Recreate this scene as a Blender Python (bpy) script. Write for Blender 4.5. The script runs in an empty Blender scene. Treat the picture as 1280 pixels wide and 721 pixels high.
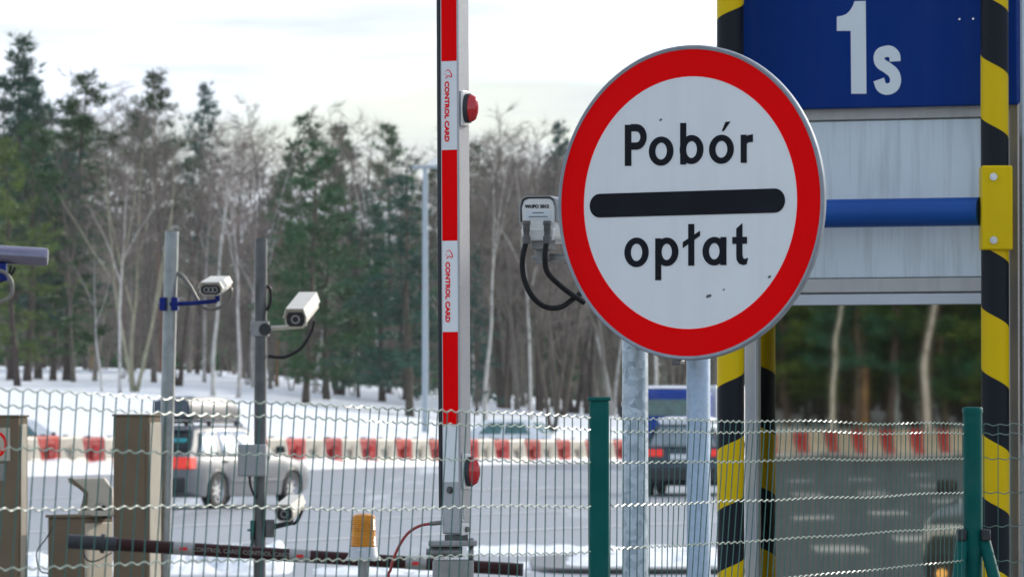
import bpy, bmesh, math, random
from mathutils import Vector, Matrix, Quaternion, noise as mnoise
R = math.radians
random.seed(7)
C = bpy.context.scene.collection

# ------------------------------------------------------------------ camera, sky, sun, exposure
CAM = Vector((0.0, 0.0, 1.7))
FPX = 6000.0
PITCH = math.atan(152.5 / FPX)
cam_d = bpy.data.cameras.new('camera')
cam_d.sensor_fit = 'HORIZONTAL'; cam_d.sensor_width = 36.0; cam_d.lens = 36.0 * FPX / 1280
cam_d.clip_start = 0.1; cam_d.clip_end = 20000
cam_d.dof.use_dof = True; cam_d.dof.focus_distance = 13.9; cam_d.dof.aperture_fstop = 14.5
cam_o = bpy.data.objects.new('camera', cam_d); C.objects.link(cam_o)
cam_o.location = CAM; cam_o.rotation_euler = (R(90) + PITCH, 0, 0)
bpy.context.scene.camera = cam_o

SUN_AZ, SUN_EL = R(44), R(23)          # azimuth to the right of the view direction (+Y)
SUN_DIR = Vector((math.sin(SUN_AZ) * math.cos(SUN_EL), math.cos(SUN_AZ) * math.cos(SUN_EL), math.sin(SUN_EL)))
w = bpy.data.worlds.new("World"); bpy.context.scene.world = w; w.use_nodes = True
nt = w.node_tree; nt.nodes.clear()
def N(t, **kw):
    n = nt.nodes.new(t)
    for k, v in kw.items(): setattr(n, k, v)
    return n
out = N('ShaderNodeOutputWorld'); bg = N('ShaderNodeBackground'); bg.inputs['Strength'].default_value = 0.125
sky = N('ShaderNodeTexSky', sky_type='NISHITA'); sky.sun_disc = False
sky.sun_elevation = SUN_EL; sky.sun_rotation = SUN_AZ
sky.air_density = 1.0; sky.dust_density = .8; sky.ozone_density = 1.0
tc = N('ShaderNodeTexCoord')
mp = N('ShaderNodeMapping'); mp.inputs['Scale'].default_value = (3.0, 3.0, 14.0)
nz = N('ShaderNodeTexNoise'); nz.inputs['Scale'].default_value = 1.6; nz.inputs['Detail'].default_value = 6; nz.inputs['Roughness'].default_value = .55
dt = N('ShaderNodeVectorMath', operation='DOT_PRODUCT'); dt.inputs[1].default_value = SUN_DIR
m1 = N('ShaderNodeMapRange'); m1.inputs['From Min'].default_value = -1; m1.inputs['From Max'].default_value = .75
m1.inputs['To Min'].default_value = 0.5; m1.inputs['To Max'].default_value = 0.97
m2 = N('ShaderNodeMapRange'); m2.inputs['From Min'].default_value = .3; m2.inputs['From Max'].default_value = .7
m2.inputs['To Min'].default_value = -.85; m2.inputs['To Max'].default_value = .35
ad = N('ShaderNodeMath', operation='ADD', use_clamp=True)
mx = N('ShaderNodeMix', data_type='RGBA', clamp_result=False)
mx.inputs[7].default_value = (9.7, 10.5, 11.9, 1)
L = nt.links.new
nz2 = N('ShaderNodeTexNoise'); nz2.inputs['Scale'].default_value = 2.6; nz2.inputs['Detail'].default_value = 5
mp2 = N('ShaderNodeMapping'); mp2.inputs['Scale'].default_value = (2.5, 2.5, 22.0); mp2.inputs['Location'].default_value = (4, 1, 2)
m4 = N('ShaderNodeMapRange'); m4.inputs['From Min'].default_value = .40; m4.inputs['From Max'].default_value = .64; m4.inputs['To Min'].default_value = .48; m4.inputs['To Max'].default_value = 1.2
cv = N('ShaderNodeVectorMath', operation='SCALE'); cv.inputs[0].default_value = (9.7, 10.5, 11.9)
L(tc.outputs['Generated'], mp2.inputs['Vector']); L(mp2.outputs['Vector'], nz2.inputs['Vector']); L(nz2.outputs['Fac'], m4.inputs['Value']); L(m4.outputs['Result'], cv.inputs['Scale']); L(cv.outputs['Vector'], mx.inputs[7])
L(tc.outputs['Generated'], mp.inputs['Vector']); L(mp.outputs['Vector'], nz.inputs['Vector'])
L(tc.outputs['Generated'], dt.inputs[0]); L(dt.outputs['Value'], m1.inputs['Value'])
L(nz.outputs['Fac'], m2.inputs['Value']); L(m1.outputs['Result'], ad.inputs[0]); L(m2.outputs['Result'], ad.inputs[1])
L(ad.outputs[0], mx.inputs[0]); L(sky.outputs['Color'], mx.inputs[6]); L(mx.outputs[2], bg.inputs['Color'])
L(bg.outputs['Background'], out.inputs['Surface'])

sl = bpy.data.lights.new('sun', 'SUN'); sl.energy = 3.0; sl.angle = R(1.5); sl.color = (1.0, 0.93, 0.82)
so = bpy.data.objects.new('sun', sl); C.objects.link(so)
so.rotation_euler = (-SUN_DIR).to_track_quat('-Z', 'Y').to_euler()
vs = bpy.context.scene.view_settings
vs.view_transform = 'Standard'; vs.look = 'None'; vs.exposure = 0.29; vs.gamma = 1.0; vs.use_curve_mapping = False
cy = bpy.context.scene.cycles
cy.use_denoising = True; cy.max_bounces = 8; cy.caustics_reflective = False; cy.caustics_refractive = False
cy.sample_clamp_indirect = 6.0

# ------------------------------------------------------------------ geometry of the view (where a thing at depth Y stands)
cp, sp = math.cos(PITCH), math.sin(PITCH)
def ray(px, py):
    x = (px - 640) / FPX; y = -(py - 360.5) / FPX
    return Vector((x, -sp * y + cp, cp * y + sp))
def at(px, py, D):
    d = ray(px, py); return CAM + d * (D / d.y)
def gx(px, D): return (px - 640) / FPX * D          # x on a vertical line at depth D
GZ = 0.12                                            # top of the near toll island

# ------------------------------------------------------------------ mesh builder
class MB:
    def __init__(s): s.v = []; s.f = []; s.m = []; s.mi = 0
    def add(s, vs, fs, M=None):
        b = len(s.v)
        for p in vs:
            p = Vector(p); s.v.append(M @ p if M else p)
        for f in fs: s.f.append([b + i for i in f]); s.m.append(s.mi)
    def box(s, c, d, M=None):
        x, y, z = [k / 2 for k in d]; c = Vector(c)
        vs = [c + Vector((a, b, e)) for a in (-x, x) for b in (-y, y) for e in (-z, z)]
        s.add(vs, [(0, 1, 3, 2), (4, 6, 7, 5), (0, 4, 5, 1), (2, 3, 7, 6), (0, 2, 6, 4), (1, 5, 7, 3)], M)
    def tube(s, pts, r, n=8, caps=True):
        pts = [Vector(p) for p in pts]; k = len(pts)
        rr = r if isinstance(r, (list, tuple)) else [r] * k
        t0 = (pts[1] - pts[0]).normalized()
        up = Vector((0, 0, 1)) if abs(t0.z) < .9 else Vector((1, 0, 0))
        nx = t0.cross(up).normalized(); vs = []
        for i in range(k):
            t = (pts[min(i + 1, k - 1)] - pts[max(i - 1, 0)]).normalized()
            nx = (nx - t * nx.dot(t)).normalized(); ny = t.cross(nx)
            for j in range(n):
                a = 2 * math.pi * j / n
                vs.append(pts[i] + (nx * math.cos(a) + ny * math.sin(a)) * rr[i])
        fs = [(i * n + j, i * n + (j + 1) % n, (i + 1) * n + (j + 1) % n, (i + 1) * n + j) for i in range(k - 1) for j in range(n)]
        if caps: fs += [tuple(range(n))[::-1], tuple((k - 1) * n + j for j in range(n))]
        s.add(vs, fs)
    def cyl(s, p0, p1, r, n=16, r1=None): s.tube([p0, p1], [r, r if r1 is None else r1], n)
    def cone3(s, p0, p1, r):
        p0 = Vector(p0); p1 = Vector(p1); t = (p1 - p0)
        a = t.orthogonal().normalized() * r; q = Quaternion(t.normalized(), 2.0944)
        b = q @ a; c = q @ b
        s.add([p0 + a, p0 + b, p0 + c, p1], [(0, 1, 3), (1, 2, 3), (2, 0, 3)])
    def lathe(s, prof, n=24, M=None, caps=True):       # profile (r, z) about z
        vs = []; k = len(prof)
        for r, z in prof:
            for j in range(n):
                a = 2 * math.pi * j / n; vs.append((r * math.cos(a), r * math.sin(a), z))
        fs = [(i * n + j, i * n + (j + 1) % n, (i + 1) * n + (j + 1) % n, (i + 1) * n + j) for i in range(k - 1) for j in range(n)]
        if caps: fs += [tuple(range(n))[::-1], tuple((k - 1) * n + j for j in range(n))]
        s.add(vs, fs, M)
    def prism(s, poly, y0, y1, M=None):                # polygon in (x, z), extruded along y
        n = len(poly)
        vs = [(x, y0, z) for x, z in poly] + [(x, y1, z) for x, z in poly]
        fs = [tuple(range(n)), tuple(range(2 * n - 1, n - 1, -1))] + [(i, n + i, n + (i + 1) % n, (i + 1) % n) for i in range(n)]
        s.add(vs, fs, M)
    def ring(s, cx, cz, rx, rz, tx, tz, y0, y1, n=48):  # flat annulus in (x, z)
        vs = []
        for y in (y0, y1):
            for (a, b) in ((rx, rz), (rx - tx, rz - tz)):
                for j in range(n):
                    q = 2 * math.pi * j / n; vs.append((cx + a * math.cos(q), y, cz + b * math.sin(q)))
        fs = []
        for j in range(n):
            k = (j + 1) % n
            fs += [(j, k, n + k, n + j), (2 * n + j, 3 * n + j, 3 * n + k, 2 * n + k), (j, 2 * n + j, 2 * n + k, k), (n + j, n + k, 3 * n + k, 3 * n + j)]
        s.add(vs, fs)
    def stroke(s, pts, wd, y0, y1):                     # flat ribbon of constant width in (x, z)
        k = len(pts); P = [Vector((p[0], 0, p[1])) for p in pts]; l = []; r = []
        ws = wd if isinstance(wd, (list, tuple)) else [wd] * k
        for i in range(k):
            t = (P[min(i + 1, k - 1)] - P[max(i - 1, 0)]).normalized(); nn = Vector((-t.z, 0, t.x)) * (ws[i] / 2)
            l.append(P[i] + nn); r.append(P[i] - nn)
        vs = []
        for y in (y0, y1):
            vs += [(p.x, y, p.z) for p in l] + [(p.x, y, p.z) for p in r]
        fs = []
        for i in range(k - 1):
            fs += [(i, i + 1, k + i + 1, k + i), (2 * k + i, 3 * k + i, 3 * k + i + 1, 2 * k + i + 1), (i, 2 * k + i, 2 * k + i + 1, i + 1), (k + i, k + i + 1, 3 * k + i + 1, 3 * k + i)]
        fs += [(0, k, 3 * k, 2 * k), (k - 1, 3 * k - 1, 4 * k - 1, 2 * k - 1)]
        s.add(vs, fs)
    def mesh(s, name, mats, smooth=False):
        me = bpy.data.meshes.new(name); me.from_pydata([tuple(v) for v in s.v], [], s.f)
        for m in (mats if isinstance(mats, (list, tuple)) else [mats]): me.materials.append(m)
        me.polygons.foreach_set('material_index', s.m)
        bm = bmesh.new(); bm.from_mesh(me); bmesh.ops.recalc_face_normals(bm, faces=bm.faces); bm.to_mesh(me); bm.free()
        if smooth:
            me.polygons.foreach_set('use_smooth', [True] * len(me.polygons))
        return me
    def build(s, name, mats, parent=None, smooth=False, bevel=0, seg=2, loc=None):
        me = s.mesh(name, mats, smooth or bevel > 0)
        o = bpy.data.objects.new(name, me); C.objects.link(o)
        if parent: o.parent = parent
        if loc is not None: o.location = loc
        if smooth and not bevel:
            try: me.set_sharp_from_angle(angle=R(38))
            except Exception: pass
        if bevel:
            try: me.set_sharp_from_angle(angle=R(38))
            except Exception: pass
            b = o.modifiers.new('bevel', 'BEVEL'); b.width = bevel; b.segments = seg; b.limit_method = 'ANGLE'; b.angle_limit = R(38); b.harden_normals = False
        return o
def thing(name, label, cat, loc=(0, 0, 0), rz=0, group=None, rot=None):
    o = bpy.data.objects.new(name, None); C.objects.link(o); o.empty_display_size = .2
    o.location = loc; o.rotation_euler = rot if rot else (0, 0, rz)
    o['label'] = label; o['category'] = cat
    if group: o['group'] = group
    return o
def tag(o, label, cat, group=None):
    o['label'] = label; o['category'] = cat
    if group: o['group'] = group
    return o
def struct(o, kind='structure'): o['kind'] = kind; return o
def text_part(name, body, size, mat, parent, M, thick=.0006, bold=0.0, sx=1.0):
    cu = bpy.data.curves.new(name, 'FONT'); cu.body = body; cu.size = size; cu.extrude = thick; cu.offset = bold
    cu.align_x = 'CENTER'; cu.align_y = 'CENTER'; cu.resolution_u = 3
    o = bpy.data.objects.new(name, cu); C.objects.link(o)
    dg = bpy.context.evaluated_depsgraph_get(); me = bpy.data.meshes.new_from_object(o.evaluated_get(dg))
    C.objects.unlink(o); bpy.data.objects.remove(o)
    me.transform(Matrix.Diagonal((sx, 1, 1, 1))); me.transform(M)
    me.materials.clear(); me.materials.append(mat)
    q = bpy.data.objects.new(name, me); C.objects.link(q)
    if parent: q.parent = parent
    return q
def MX(ex, ey, ez, o=(0, 0, 0)):
    return Matrix((Vector(ex), Vector(ey), Vector(ez))).transposed().to_4x4() if False else Matrix.Translation(Vector(o)) @ Matrix((Vector(ex), Vector(ey), Vector(ez))).transposed().to_4x4()
def spline(pts, n=6):
    P = [Vector(p) for p in pts]; P = [2 * P[0] - P[1]] + P + [2 * P[-1] - P[-2]]; o = []
    for i in range(1, len(P) - 2):
        for k in range(n):
            t = k / n; a, b, c, d = P[i - 1], P[i], P[i + 1], P[i + 2]
            o.append(.5 * ((2 * b) + (c - a) * t + (2 * a - 5 * b + 4 * c - d) * t * t + (3 * b - a - 3 * c + d) * t ** 3))
    o.append(P[-2]); return o
def lerp(a, b, t): return a + (b - a) * t
def interp(xs, ys, x):
    if x <= xs[0]: return ys[0]
    for i in range(len(xs) - 1):
        if x <= xs[i + 1]: return lerp(ys[i], ys[i + 1], (x - xs[i]) / (xs[i + 1] - xs[i]))
    return ys[-1]

# ------------------------------------------------------------------ materials
def mat(name, col, rough=.5, metal=0, vary=.15, scale=6, bump=0, dirt=0, dirtcol=(.12, .1, .08), dscale=3, streak=False, spec=.5, coat=0, rnd=0, hue=.03):
    m = bpy.data.materials.new(name); m.use_nodes = True; t = m.node_tree; b = t.nodes['Principled BSDF']
    b.inputs['Roughness'].default_value = rough; b.inputs['Metallic'].default_value = metal
    b.inputs['Specular IOR Level'].default_value = spec; b.inputs['Coat Weight'].default_value = coat; b.inputs['Coat Roughness'].default_value = .08
    c = t.nodes.new('ShaderNodeTexCoord'); n = t.nodes.new('ShaderNodeTexNoise')
    n.inputs['Scale'].default_value = scale; n.inputs['Detail'].default_value = 5
    t.links.new(c.outputs['Object'], n.inputs['Vector'])
    r = t.nodes.new('ShaderNodeValToRGB'); e = r.color_ramp.elements
    e[0].position = .3; e[1].position = .7
    e[0].color = tuple(k * (1 - vary) for k in col) + (1,); e[1].color = tuple(min(1, k * (1 + vary)) for k in col) + (1,)
    t.links.new(n.outputs['Fac'], r.inputs['Fac']); last = r.outputs['Color']
    if dirt:
        mp_ = t.nodes.new('ShaderNodeMapping'); mp_.inputs['Scale'].default_value = (1, 1, .06) if streak else (1, 1, 1)
        n2 = t.nodes.new('ShaderNodeTexNoise'); n2.inputs['Scale'].default_value = dscale; n2.inputs['Detail'].default_value = 7; n2.inputs['Roughness'].default_value = .65
        t.links.new(c.outputs['Object'], mp_.inputs['Vector']); t.links.new(mp_.outputs['Vector'], n2.inputs['Vector'])
        q = t.nodes.new('ShaderNodeMapRange'); q.inputs['From Min'].default_value = .48; q.inputs['From Max'].default_value = .72; q.inputs['To Max'].default_value = dirt
        t.links.new(n2.outputs['Fac'], q.inputs['Value'])
        x = t.nodes.new('ShaderNodeMix'); x.data_type = 'RGBA'; x.inputs[7].default_value = tuple(dirtcol) + (1,)
        t.links.new(q.outputs['Result'], x.inputs[0]); t.links.new(last, x.inputs[6]); last = x.outputs[2]
    if rnd:
        oi = t.nodes.new('ShaderNodeObjectInfo'); hs = t.nodes.new('ShaderNodeHueSaturation')
        q = t.nodes.new('ShaderNodeMapRange'); q.inputs['To Min'].default_value = 1 - rnd; q.inputs['To Max'].default_value = 1 + rnd
        t.links.new(oi.outputs['Random'], q.inputs['Value']); t.links.new(q.outputs['Result'], hs.inputs['Value'])
        q2 = t.nodes.new('ShaderNodeMapRange'); q2.inputs['To Min'].default_value = .5 - hue; q2.inputs['To Max'].default_value = .5 + hue
        mm = t.nodes.new('ShaderNodeMath'); mm.operation = 'FRACT'; m3 = t.nodes.new('ShaderNodeMath'); m3.operation = 'MULTIPLY'; m3.inputs[1].default_value = 7.31
        t.links.new(oi.outputs['Random'], m3.inputs[0]); t.links.new(m3.outputs[0], mm.inputs[0]); t.links.new(mm.outputs[0], q2.inputs['Value']); t.links.new(q2.outputs['Result'], hs.inputs['Hue'])
        t.links.new(last, hs.inputs['Color']); last = hs.outputs['Color']
    t.links.new(last, b.inputs['Base Color'])
    if bump:
        bp = t.nodes.new('ShaderNodeBump'); bp.inputs['Strength'].default_value = min(1, bump); bp.inputs['Distance'].default_value = .01
        t.links.new(n.outputs['Fac'], bp.inputs['Height']); t.links.new(bp.outputs['Normal'], b.inputs['Normal'])
    return m
def emis(m, col, st):
    b = m.node_tree.nodes['Principled BSDF']; b.inputs['Emission Color'].default_value = tuple(col) + (1,); b.inputs['Emission Strength'].default_value = st; return m
def stripe_mat(name, off, shear, period):
    m = mat(name, (.8, .8, .8), .42, vary=.0, spec=.15); t = m.node_tree; b = t.nodes['Principled BSDF']
    c = t.nodes.new('ShaderNodeTexCoord'); s = t.nodes.new('ShaderNodeSeparateXYZ'); t.links.new(c.outputs['Object'], s.inputs[0])
    def mth(op, a, bb):
        n = t.nodes.new('ShaderNodeMath'); n.operation = op
        for i, k in enumerate((a, bb)):
            if k is None: continue
            if isinstance(k, (int, float)): n.inputs[i].default_value = k
            else: t.links.new(k, n.inputs[i])
        return n.outputs[0]
    th = mth('ARCTAN2', s.outputs['X'], mth('MULTIPLY', s.outputs['Y'], -1.0))
    f = mth('FRACT', mth('DIVIDE', mth('ADD', mth('ADD', s.outputs['Z'], off), mth('MULTIPLY', th, shear / math.pi)), period), None)
    st = mth('LESS_THAN', f, .495)
    n = t.nodes.new('ShaderNodeTexNoise'); n.inputs['Scale'].default_value = 5; n.inputs['Detail'].default_value = 6; t.links.new(c.outputs['Object'], n.inputs['Vector'])
    ya = t.nodes.new('ShaderNodeMix'); ya.data_type = 'RGBA'; ya.inputs[6].default_value = (.68, .46, .0005, 1); ya.inputs[7].default_value = (.76, .53, .0005, 1)
    t.links.new(n.outputs['Fac'], ya.inputs[0])
    x = t.nodes.new('ShaderNodeMix'); x.data_type = 'RGBA'; x.inputs[6].default_value = (.009, .012, .019, 1)
    t.links.new(st, x.inputs[0]); t.links.new(ya.outputs[2], x.inputs[7]); t.links.new(x.outputs[2], b.inputs['Base Color'])
    return m
M_ = {}
M_['red_film'] = mat('red_reflective_film', (.92, .0005, .002), .55, vary=.02, scale=3, spec=.04)
M_['white_film'] = mat('white_reflective_film', (.80, .82, .84), .4, vary=.02, scale=8, dirt=.22, dirtcol=(.5, .5, .49), dscale=7, streak=True)
M_['black_film'] = mat('black_film', (.010, .011, .017), .5, vary=.2, spec=.1)
M_['alu'] = mat('aluminium', (.30, .33, .37), .62, metal=.4, vary=.1, scale=20)
M_['alu_paint'] = mat('grey_powder_coat', (.42, .43, .45), .38, metal=.3, vary=.06, scale=160, bump=.12, dirt=.12, dscale=8)
M_['steel'] = mat('dull_steel', (.30, .30, .30), .45, metal=.5, vary=.12, scale=25, bump=.08, dirt=.3, dscale=14)
M_['steel_dark'] = mat('dark_steel', (.12, .12, .12), .5, metal=.4, vary=.2, scale=25, dirt=.3, dscale=10)
M_['galv_smooth'] = mat('galvanised_blue_grey', (.36, .45, .56), .42, metal=.45, vary=.10, scale=60, bump=.06, dirt=.15, dirtcol=(.3, .28, .26), dscale=6)
M_['rubber'] = mat('black_rubber', (.018, .02, .026), .5, vary=.1)
M_['cable'] = mat('black_cable_sheath', (.013, .013, .015), .5, vary=.2, scale=40, bump=.2, spec=.2)
M_['cable_grey'] = mat('grey_cable_sheath', (.18, .17, .15), .45, vary=.2, scale=40)
M_['cable_red'] = mat('red_cable_sheath', (.34, .04, .035), .45)
M_['plastic_white'] = mat('weathered_white_plastic', (.82, .82, .80), .4, vary=.04, dirt=.3, dirtcol=(.4, .34, .26), dscale=11)
M_['cam_beige'] = mat('camera_beige_paint', (.60, .555, .47), .35, vary=.05, dirt=.3, dirtcol=(.4, .35, .28), dscale=9)
M_['cam_glass'] = mat('camera_front_glass', (.012, .013, .016), .08, vary=0)
M_['lens_ring'] = mat('lens_ring', (.35, .35, .36), .3, metal=.5)
M_['red_lens'] = mat('red_lamp_lens', (.55, .006, .012), .15, vary=.1, coat=.5)
M_['amber'] = mat('amber_beacon_lens', (.78, .29, .001), .18, spec=.35, vary=.12, scale=12, coat=.2)
b_ = M_['amber'].node_tree.nodes['Principled BSDF']; b_.inputs['Transmission Weight'].default_value = .25
M_['beacon_grey'] = mat('beacon_grey_plastic', (.50, .52, .55), .45, vary=.05)
M_['fence'] = mat('green_pvc_coating', (.012, .125, .098), .33, vary=.12, scale=30, spec=.6)
M_['fence_post'] = mat('green_powder_coat', (.0, .095, .085), .5, spec=.12, vary=.08, scale=12, dirt=.06, dirtcol=(.2, .22, .2), dscale=10)
M_['wire_v'] = mat('green_wire', (.02, .115, .095), .35, vary=.15, scale=30)
M_['wire_h'] = mat('sun_sheen_green_wire', (.17, .24, .20), .35, vary=.2, scale=30)  # sun sheen on the horizontal wires painted in as paler green
M_['blue_panel'] = mat('blue_sign_panel', (.001, .031, .20), .55, spec=.08, vary=.06, scale=2, dirt=.22, dirtcol=(.04, .07, .19), dscale=14, streak=True)
M_['blue_pipe'] = mat('blue_pipe_paint', (.001, .065, .30), .4, spec=.3, vary=.08, scale=5)
M_['blue_clamp'] = mat('blue_clamp_paint', (.001, .014, .16), .45, spec=.2, vary=.1)
M_['number'] = mat('pale_number_film', (.70, .76, .80), .45, vary=.02)
M_['wall'] = mat('dirty_white_cladding', (.68, .76, .82), .38, vary=.04, scale=3, dirt=.4, dirtcol=(.26, .28, .29), dscale=26, streak=True)
M_['trim'] = mat('grey_booth_trim', (.50, .49, .48), .4, vary=.05, dirt=.35, dirtcol=(.26, .25, .25), dscale=20, streak=True)
M_['frame'] = mat('pale_window_frame', (.52, .55, .60), .35, metal=.2, vary=.04, scale=9)
M_['corner'] = mat('booth_corner_metal', (.36, .32, .28), .3, metal=.7, vary=.15, scale=5, dirt=.2, streak=True)
M_['yellow'] = mat('yellow_bracket_paint', (.72, .50, .0005), .45, spec=.15, vary=.05, scale=5)
M_['bolt'] = mat('zinc_bolt', (.55, .56, .58), .25, metal=.9)
M_['housing'] = mat('camera_mauve_grey_metal', (.21, .20, .27), .22, metal=.9, vary=.04)
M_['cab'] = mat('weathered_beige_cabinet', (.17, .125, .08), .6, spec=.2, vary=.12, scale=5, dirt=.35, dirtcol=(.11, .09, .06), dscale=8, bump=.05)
M_['cab_light'] = mat('light_beige_cabinet', (.48, .43, .34), .45, vary=.06, scale=5, dirt=.2, dirtcol=(.2, .17, .12), dscale=8)  # also the sunlit tone painted on the right sides of the cabinets
M_['plate_grey'] = mat('grey_plate', (.22, .21, .19), .5)
M_['maroon'] = mat('dark_maroon_boom', (.028, .006, .006), .5, vary=.25, scale=8, spec=.2)
M_['box_grey'] = mat('grey_junction_box', (.30, .31, .32), .4, vary=.08)
M_['pole_galv'] = mat('weathered_galvanised_pole', (.27, .29, .295), .36, metal=.75, vary=.15, scale=18, dirt=.35, dirtcol=(.13, .13, .12), dscale=6, streak=True)
M_['pole_dark'] = mat('dark_galvanised_pole', (.10, .105, .11), .36, metal=.7, vary=.15, scale=18, dirt=.35, dirtcol=(.07, .07, .07), dscale=6, streak=True)
M_['lamp_pole'] = mat('lamp_post_galvanised', (.33, .39, .44), .4, metal=.25, vary=.05)
# spangled zinc on the front sign post
def spangle():
    m = mat('spangled_zinc', (.42, .49, .54), .4, metal=.45, vary=.06, scale=40); t = m.node_tree; b = t.nodes['Principled BSDF']
    c = t.nodes.new('ShaderNodeTexCoord'); nn = t.nodes.new('ShaderNodeTexNoise'); nn.inputs['Scale'].default_value = 20
    va = t.nodes.new('ShaderNodeVectorMath'); va.operation = 'MULTIPLY_ADD'; va.inputs[1].default_value = (.05, .05, .05)
    t.links.new(c.outputs['Object'], nn.inputs['Vector']); t.links.new(nn.outputs['Color'], va.inputs[0]); t.links.new(c.outputs['Object'], va.inputs[2])
    v = t.nodes.new('ShaderNodeTexVoronoi'); v.inputs['Scale'].default_value = 55; t.links.new(va.outputs[0], v.inputs['Vector'])
    r = t.nodes.new('ShaderNodeValToRGB'); r.color_ramp.elements[0].color = (.27, .32, .36, 1); r.color_ramp.elements[1].color = (.50, .57, .62, 1)
    sx = t.nodes.new('ShaderNodeSeparateColor'); t.links.new(v.outputs['Color'], sx.inputs[0]); t.links.new(sx.outputs[0], r.inputs['Fac'])
    t.links.new(r.outputs['Color'], b.inputs['Base Color']); return m
M_['spangle'] = spangle()
# mirror-like solar glass of the booth, faintly wavy and streaked
def glass_mat():
    m = mat('reflective_solar_glass', (.41, .395, .33), .015, metal=1, vary=.01, dirt=.45, dirtcol=(.22, .22, .20), dscale=16, streak=True); t = m.node_tree; b = t.nodes['Principled BSDF']
    c = t.nodes.new('ShaderNodeTexCoord'); mp_ = t.nodes.new('ShaderNodeMapping'); mp_.inputs['Scale'].default_value = (1.3, 1, 2.6)
    n = t.nodes.new('ShaderNodeTexNoise'); n.inputs['Scale'].default_value = 1.6; n.inputs['Detail'].default_value = 1
    t.links.new(c.outputs['Object'], mp_.inputs['Vector']); t.links.new(mp_.outputs['Vector'], n.inputs['Vector'])
    bp = t.nodes.new('ShaderNodeBump'); bp.inputs['Strength'].default_value = .2; bp.inputs['Distance'].default_value = .0007
    t.links.new(n.outputs['Fac'], bp.inputs['Height']); t.links.new(bp.outputs['Normal'], b.inputs['Normal']); return m
M_['booth_glass'] = glass_mat()
# snow / road
def snow_mat(name, dirty=0.0, dsc=.8):
    m = mat(name, (.80, .83, .87), .65, vary=.05, scale=.6, dirt=dirty, dirtcol=(.22, .20, .18), dscale=dsc); t = m.node_tree; b = t.nodes['Principled BSDF']
    c = t.nodes.new('ShaderNodeTexCoord'); n = t.nodes.new('ShaderNodeTexNoise'); n.inputs['Scale'].default_value = 1.2; n.inputs['Detail'].default_value = 8
    t.links.new(c.outputs['Object'], n.inputs['Vector'])
    bp = t.nodes.new('ShaderNodeBump'); bp.inputs['Strength'].default_value = .5; bp.inputs['Distance'].default_value = .25
    t.links.new(n.outputs['Fac'], bp.inputs['Height']); t.links.new(bp.outputs['Normal'], b.inputs['Normal']); return m
M_['snow'] = snow_mat('snow'); M_['snow_dirty'] = snow_mat('dirty_snow', .75, 2.2); M_['snow_fresh'] = snow_mat('snow_lying', .15, 2)
HEAD = R(29)
def road_mat(dark=False):
    m = bpy.data.materials.new('salted_asphalt' if not dark else 'asphalt_without_glare'); m.use_nodes = True; t = m.node_tree; b = t.nodes['Principled BSDF']
    c = t.nodes.new('ShaderNodeTexCoord'); mp_ = t.nodes.new('ShaderNodeMapping'); mp_.inputs['Rotation'].default_value = (0, 0, HEAD); mp_.inputs['Scale'].default_value = (1, .05, 1)
    t.links.new(c.outputs['Object'], mp_.inputs['Vector'])
    n = t.nodes.new('ShaderNodeTexNoise'); n.inputs['Scale'].default_value = .9; n.inputs['Detail'].default_value = 6
    n2 = t.nodes.new('ShaderNodeTexNoise'); n2.inputs['Scale'].default_value = 9; n2.inputs['Detail'].default_value = 6
    t.links.new(mp_.outputs['Vector'], n.inputs['Vector']); t.links.new(c.outputs['Object'], n2.inputs['Vector'])
    r = t.nodes.new('ShaderNodeValToRGB'); e = r.color_ramp.elements; e[0].position = .3; e[0].color = (.235, .255, .285, 1); e[1].position = .75; e[1].color = (.31, .33, .36, 1)
    t.links.new(n.outputs['Fac'], r.inputs['Fac'])
    q = t.nodes.new('ShaderNodeMix'); q.data_type = 'RGBA'; q.blend_type = 'MULTIPLY'; q.inputs[0].default_value = .35
    t.links.new(r.outputs['Color'], q.inputs[6]); t.links.new(n2.outputs['Fac'], q.inputs[7])
    t.links.new(q.outputs[2], b.inputs['Base Color'])
    rr = t.nodes.new('ShaderNodeMapRange'); rr.inputs['To Min'].default_value = .32; rr.inputs['To Max'].default_value = .55
    t.links.new(n.outputs['Fac'], rr.inputs['Value']); t.links.new(rr.outputs['Result'], b.inputs['Roughness'])
    if not dark:                                       # slush streaks along the lanes
        n3 = t.nodes.new('ShaderNodeTexNoise'); n3.inputs['Scale'].default_value = .42; n3.inputs['Detail'].default_value = 7; n3.inputs['Roughness'].default_value = .62
        mp3 = t.nodes.new('ShaderNodeMapping'); mp3.inputs['Rotation'].default_value = (0, 0, HEAD); mp3.inputs['Scale'].default_value = (1, .09, 1); mp3.inputs['Location'].default_value = (3.3, 0, 0)
        t.links.new(c.outputs['Object'], mp3.inputs['Vector']); t.links.new(mp3.outputs['Vector'], n3.inputs['Vector'])
        k = t.nodes.new('ShaderNodeMapRange'); k.inputs['From Min'].default_value = .56; k.inputs['From Max'].default_value = .70; k.inputs['To Max'].default_value = .75
        t.links.new(n3.outputs['Fac'], k.inputs['Value'])
        q3 = t.nodes.new('ShaderNodeMix'); q3.data_type = 'RGBA'; q3.inputs[7].default_value = (.66, .69, .73, 1)
        t.links.new(k.outputs['Result'], q3.inputs[0]); t.links.new(q.outputs[2], q3.inputs[6]); t.links.new(q3.outputs[2], b.inputs['Base Color'])
    if dark:  # absence of sun glare put into the colour of the mirrored lanes
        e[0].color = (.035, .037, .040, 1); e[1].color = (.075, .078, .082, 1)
    return m
M_['road'] = road_mat(); M_['road_no_glare'] = road_mat(True)
M_['paint'] = mat('road_paint', (.72, .73, .74), .5, vary=.15, scale=3, dirt=.35, dirtcol=(.3, .3, .3), dscale=3)
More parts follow.
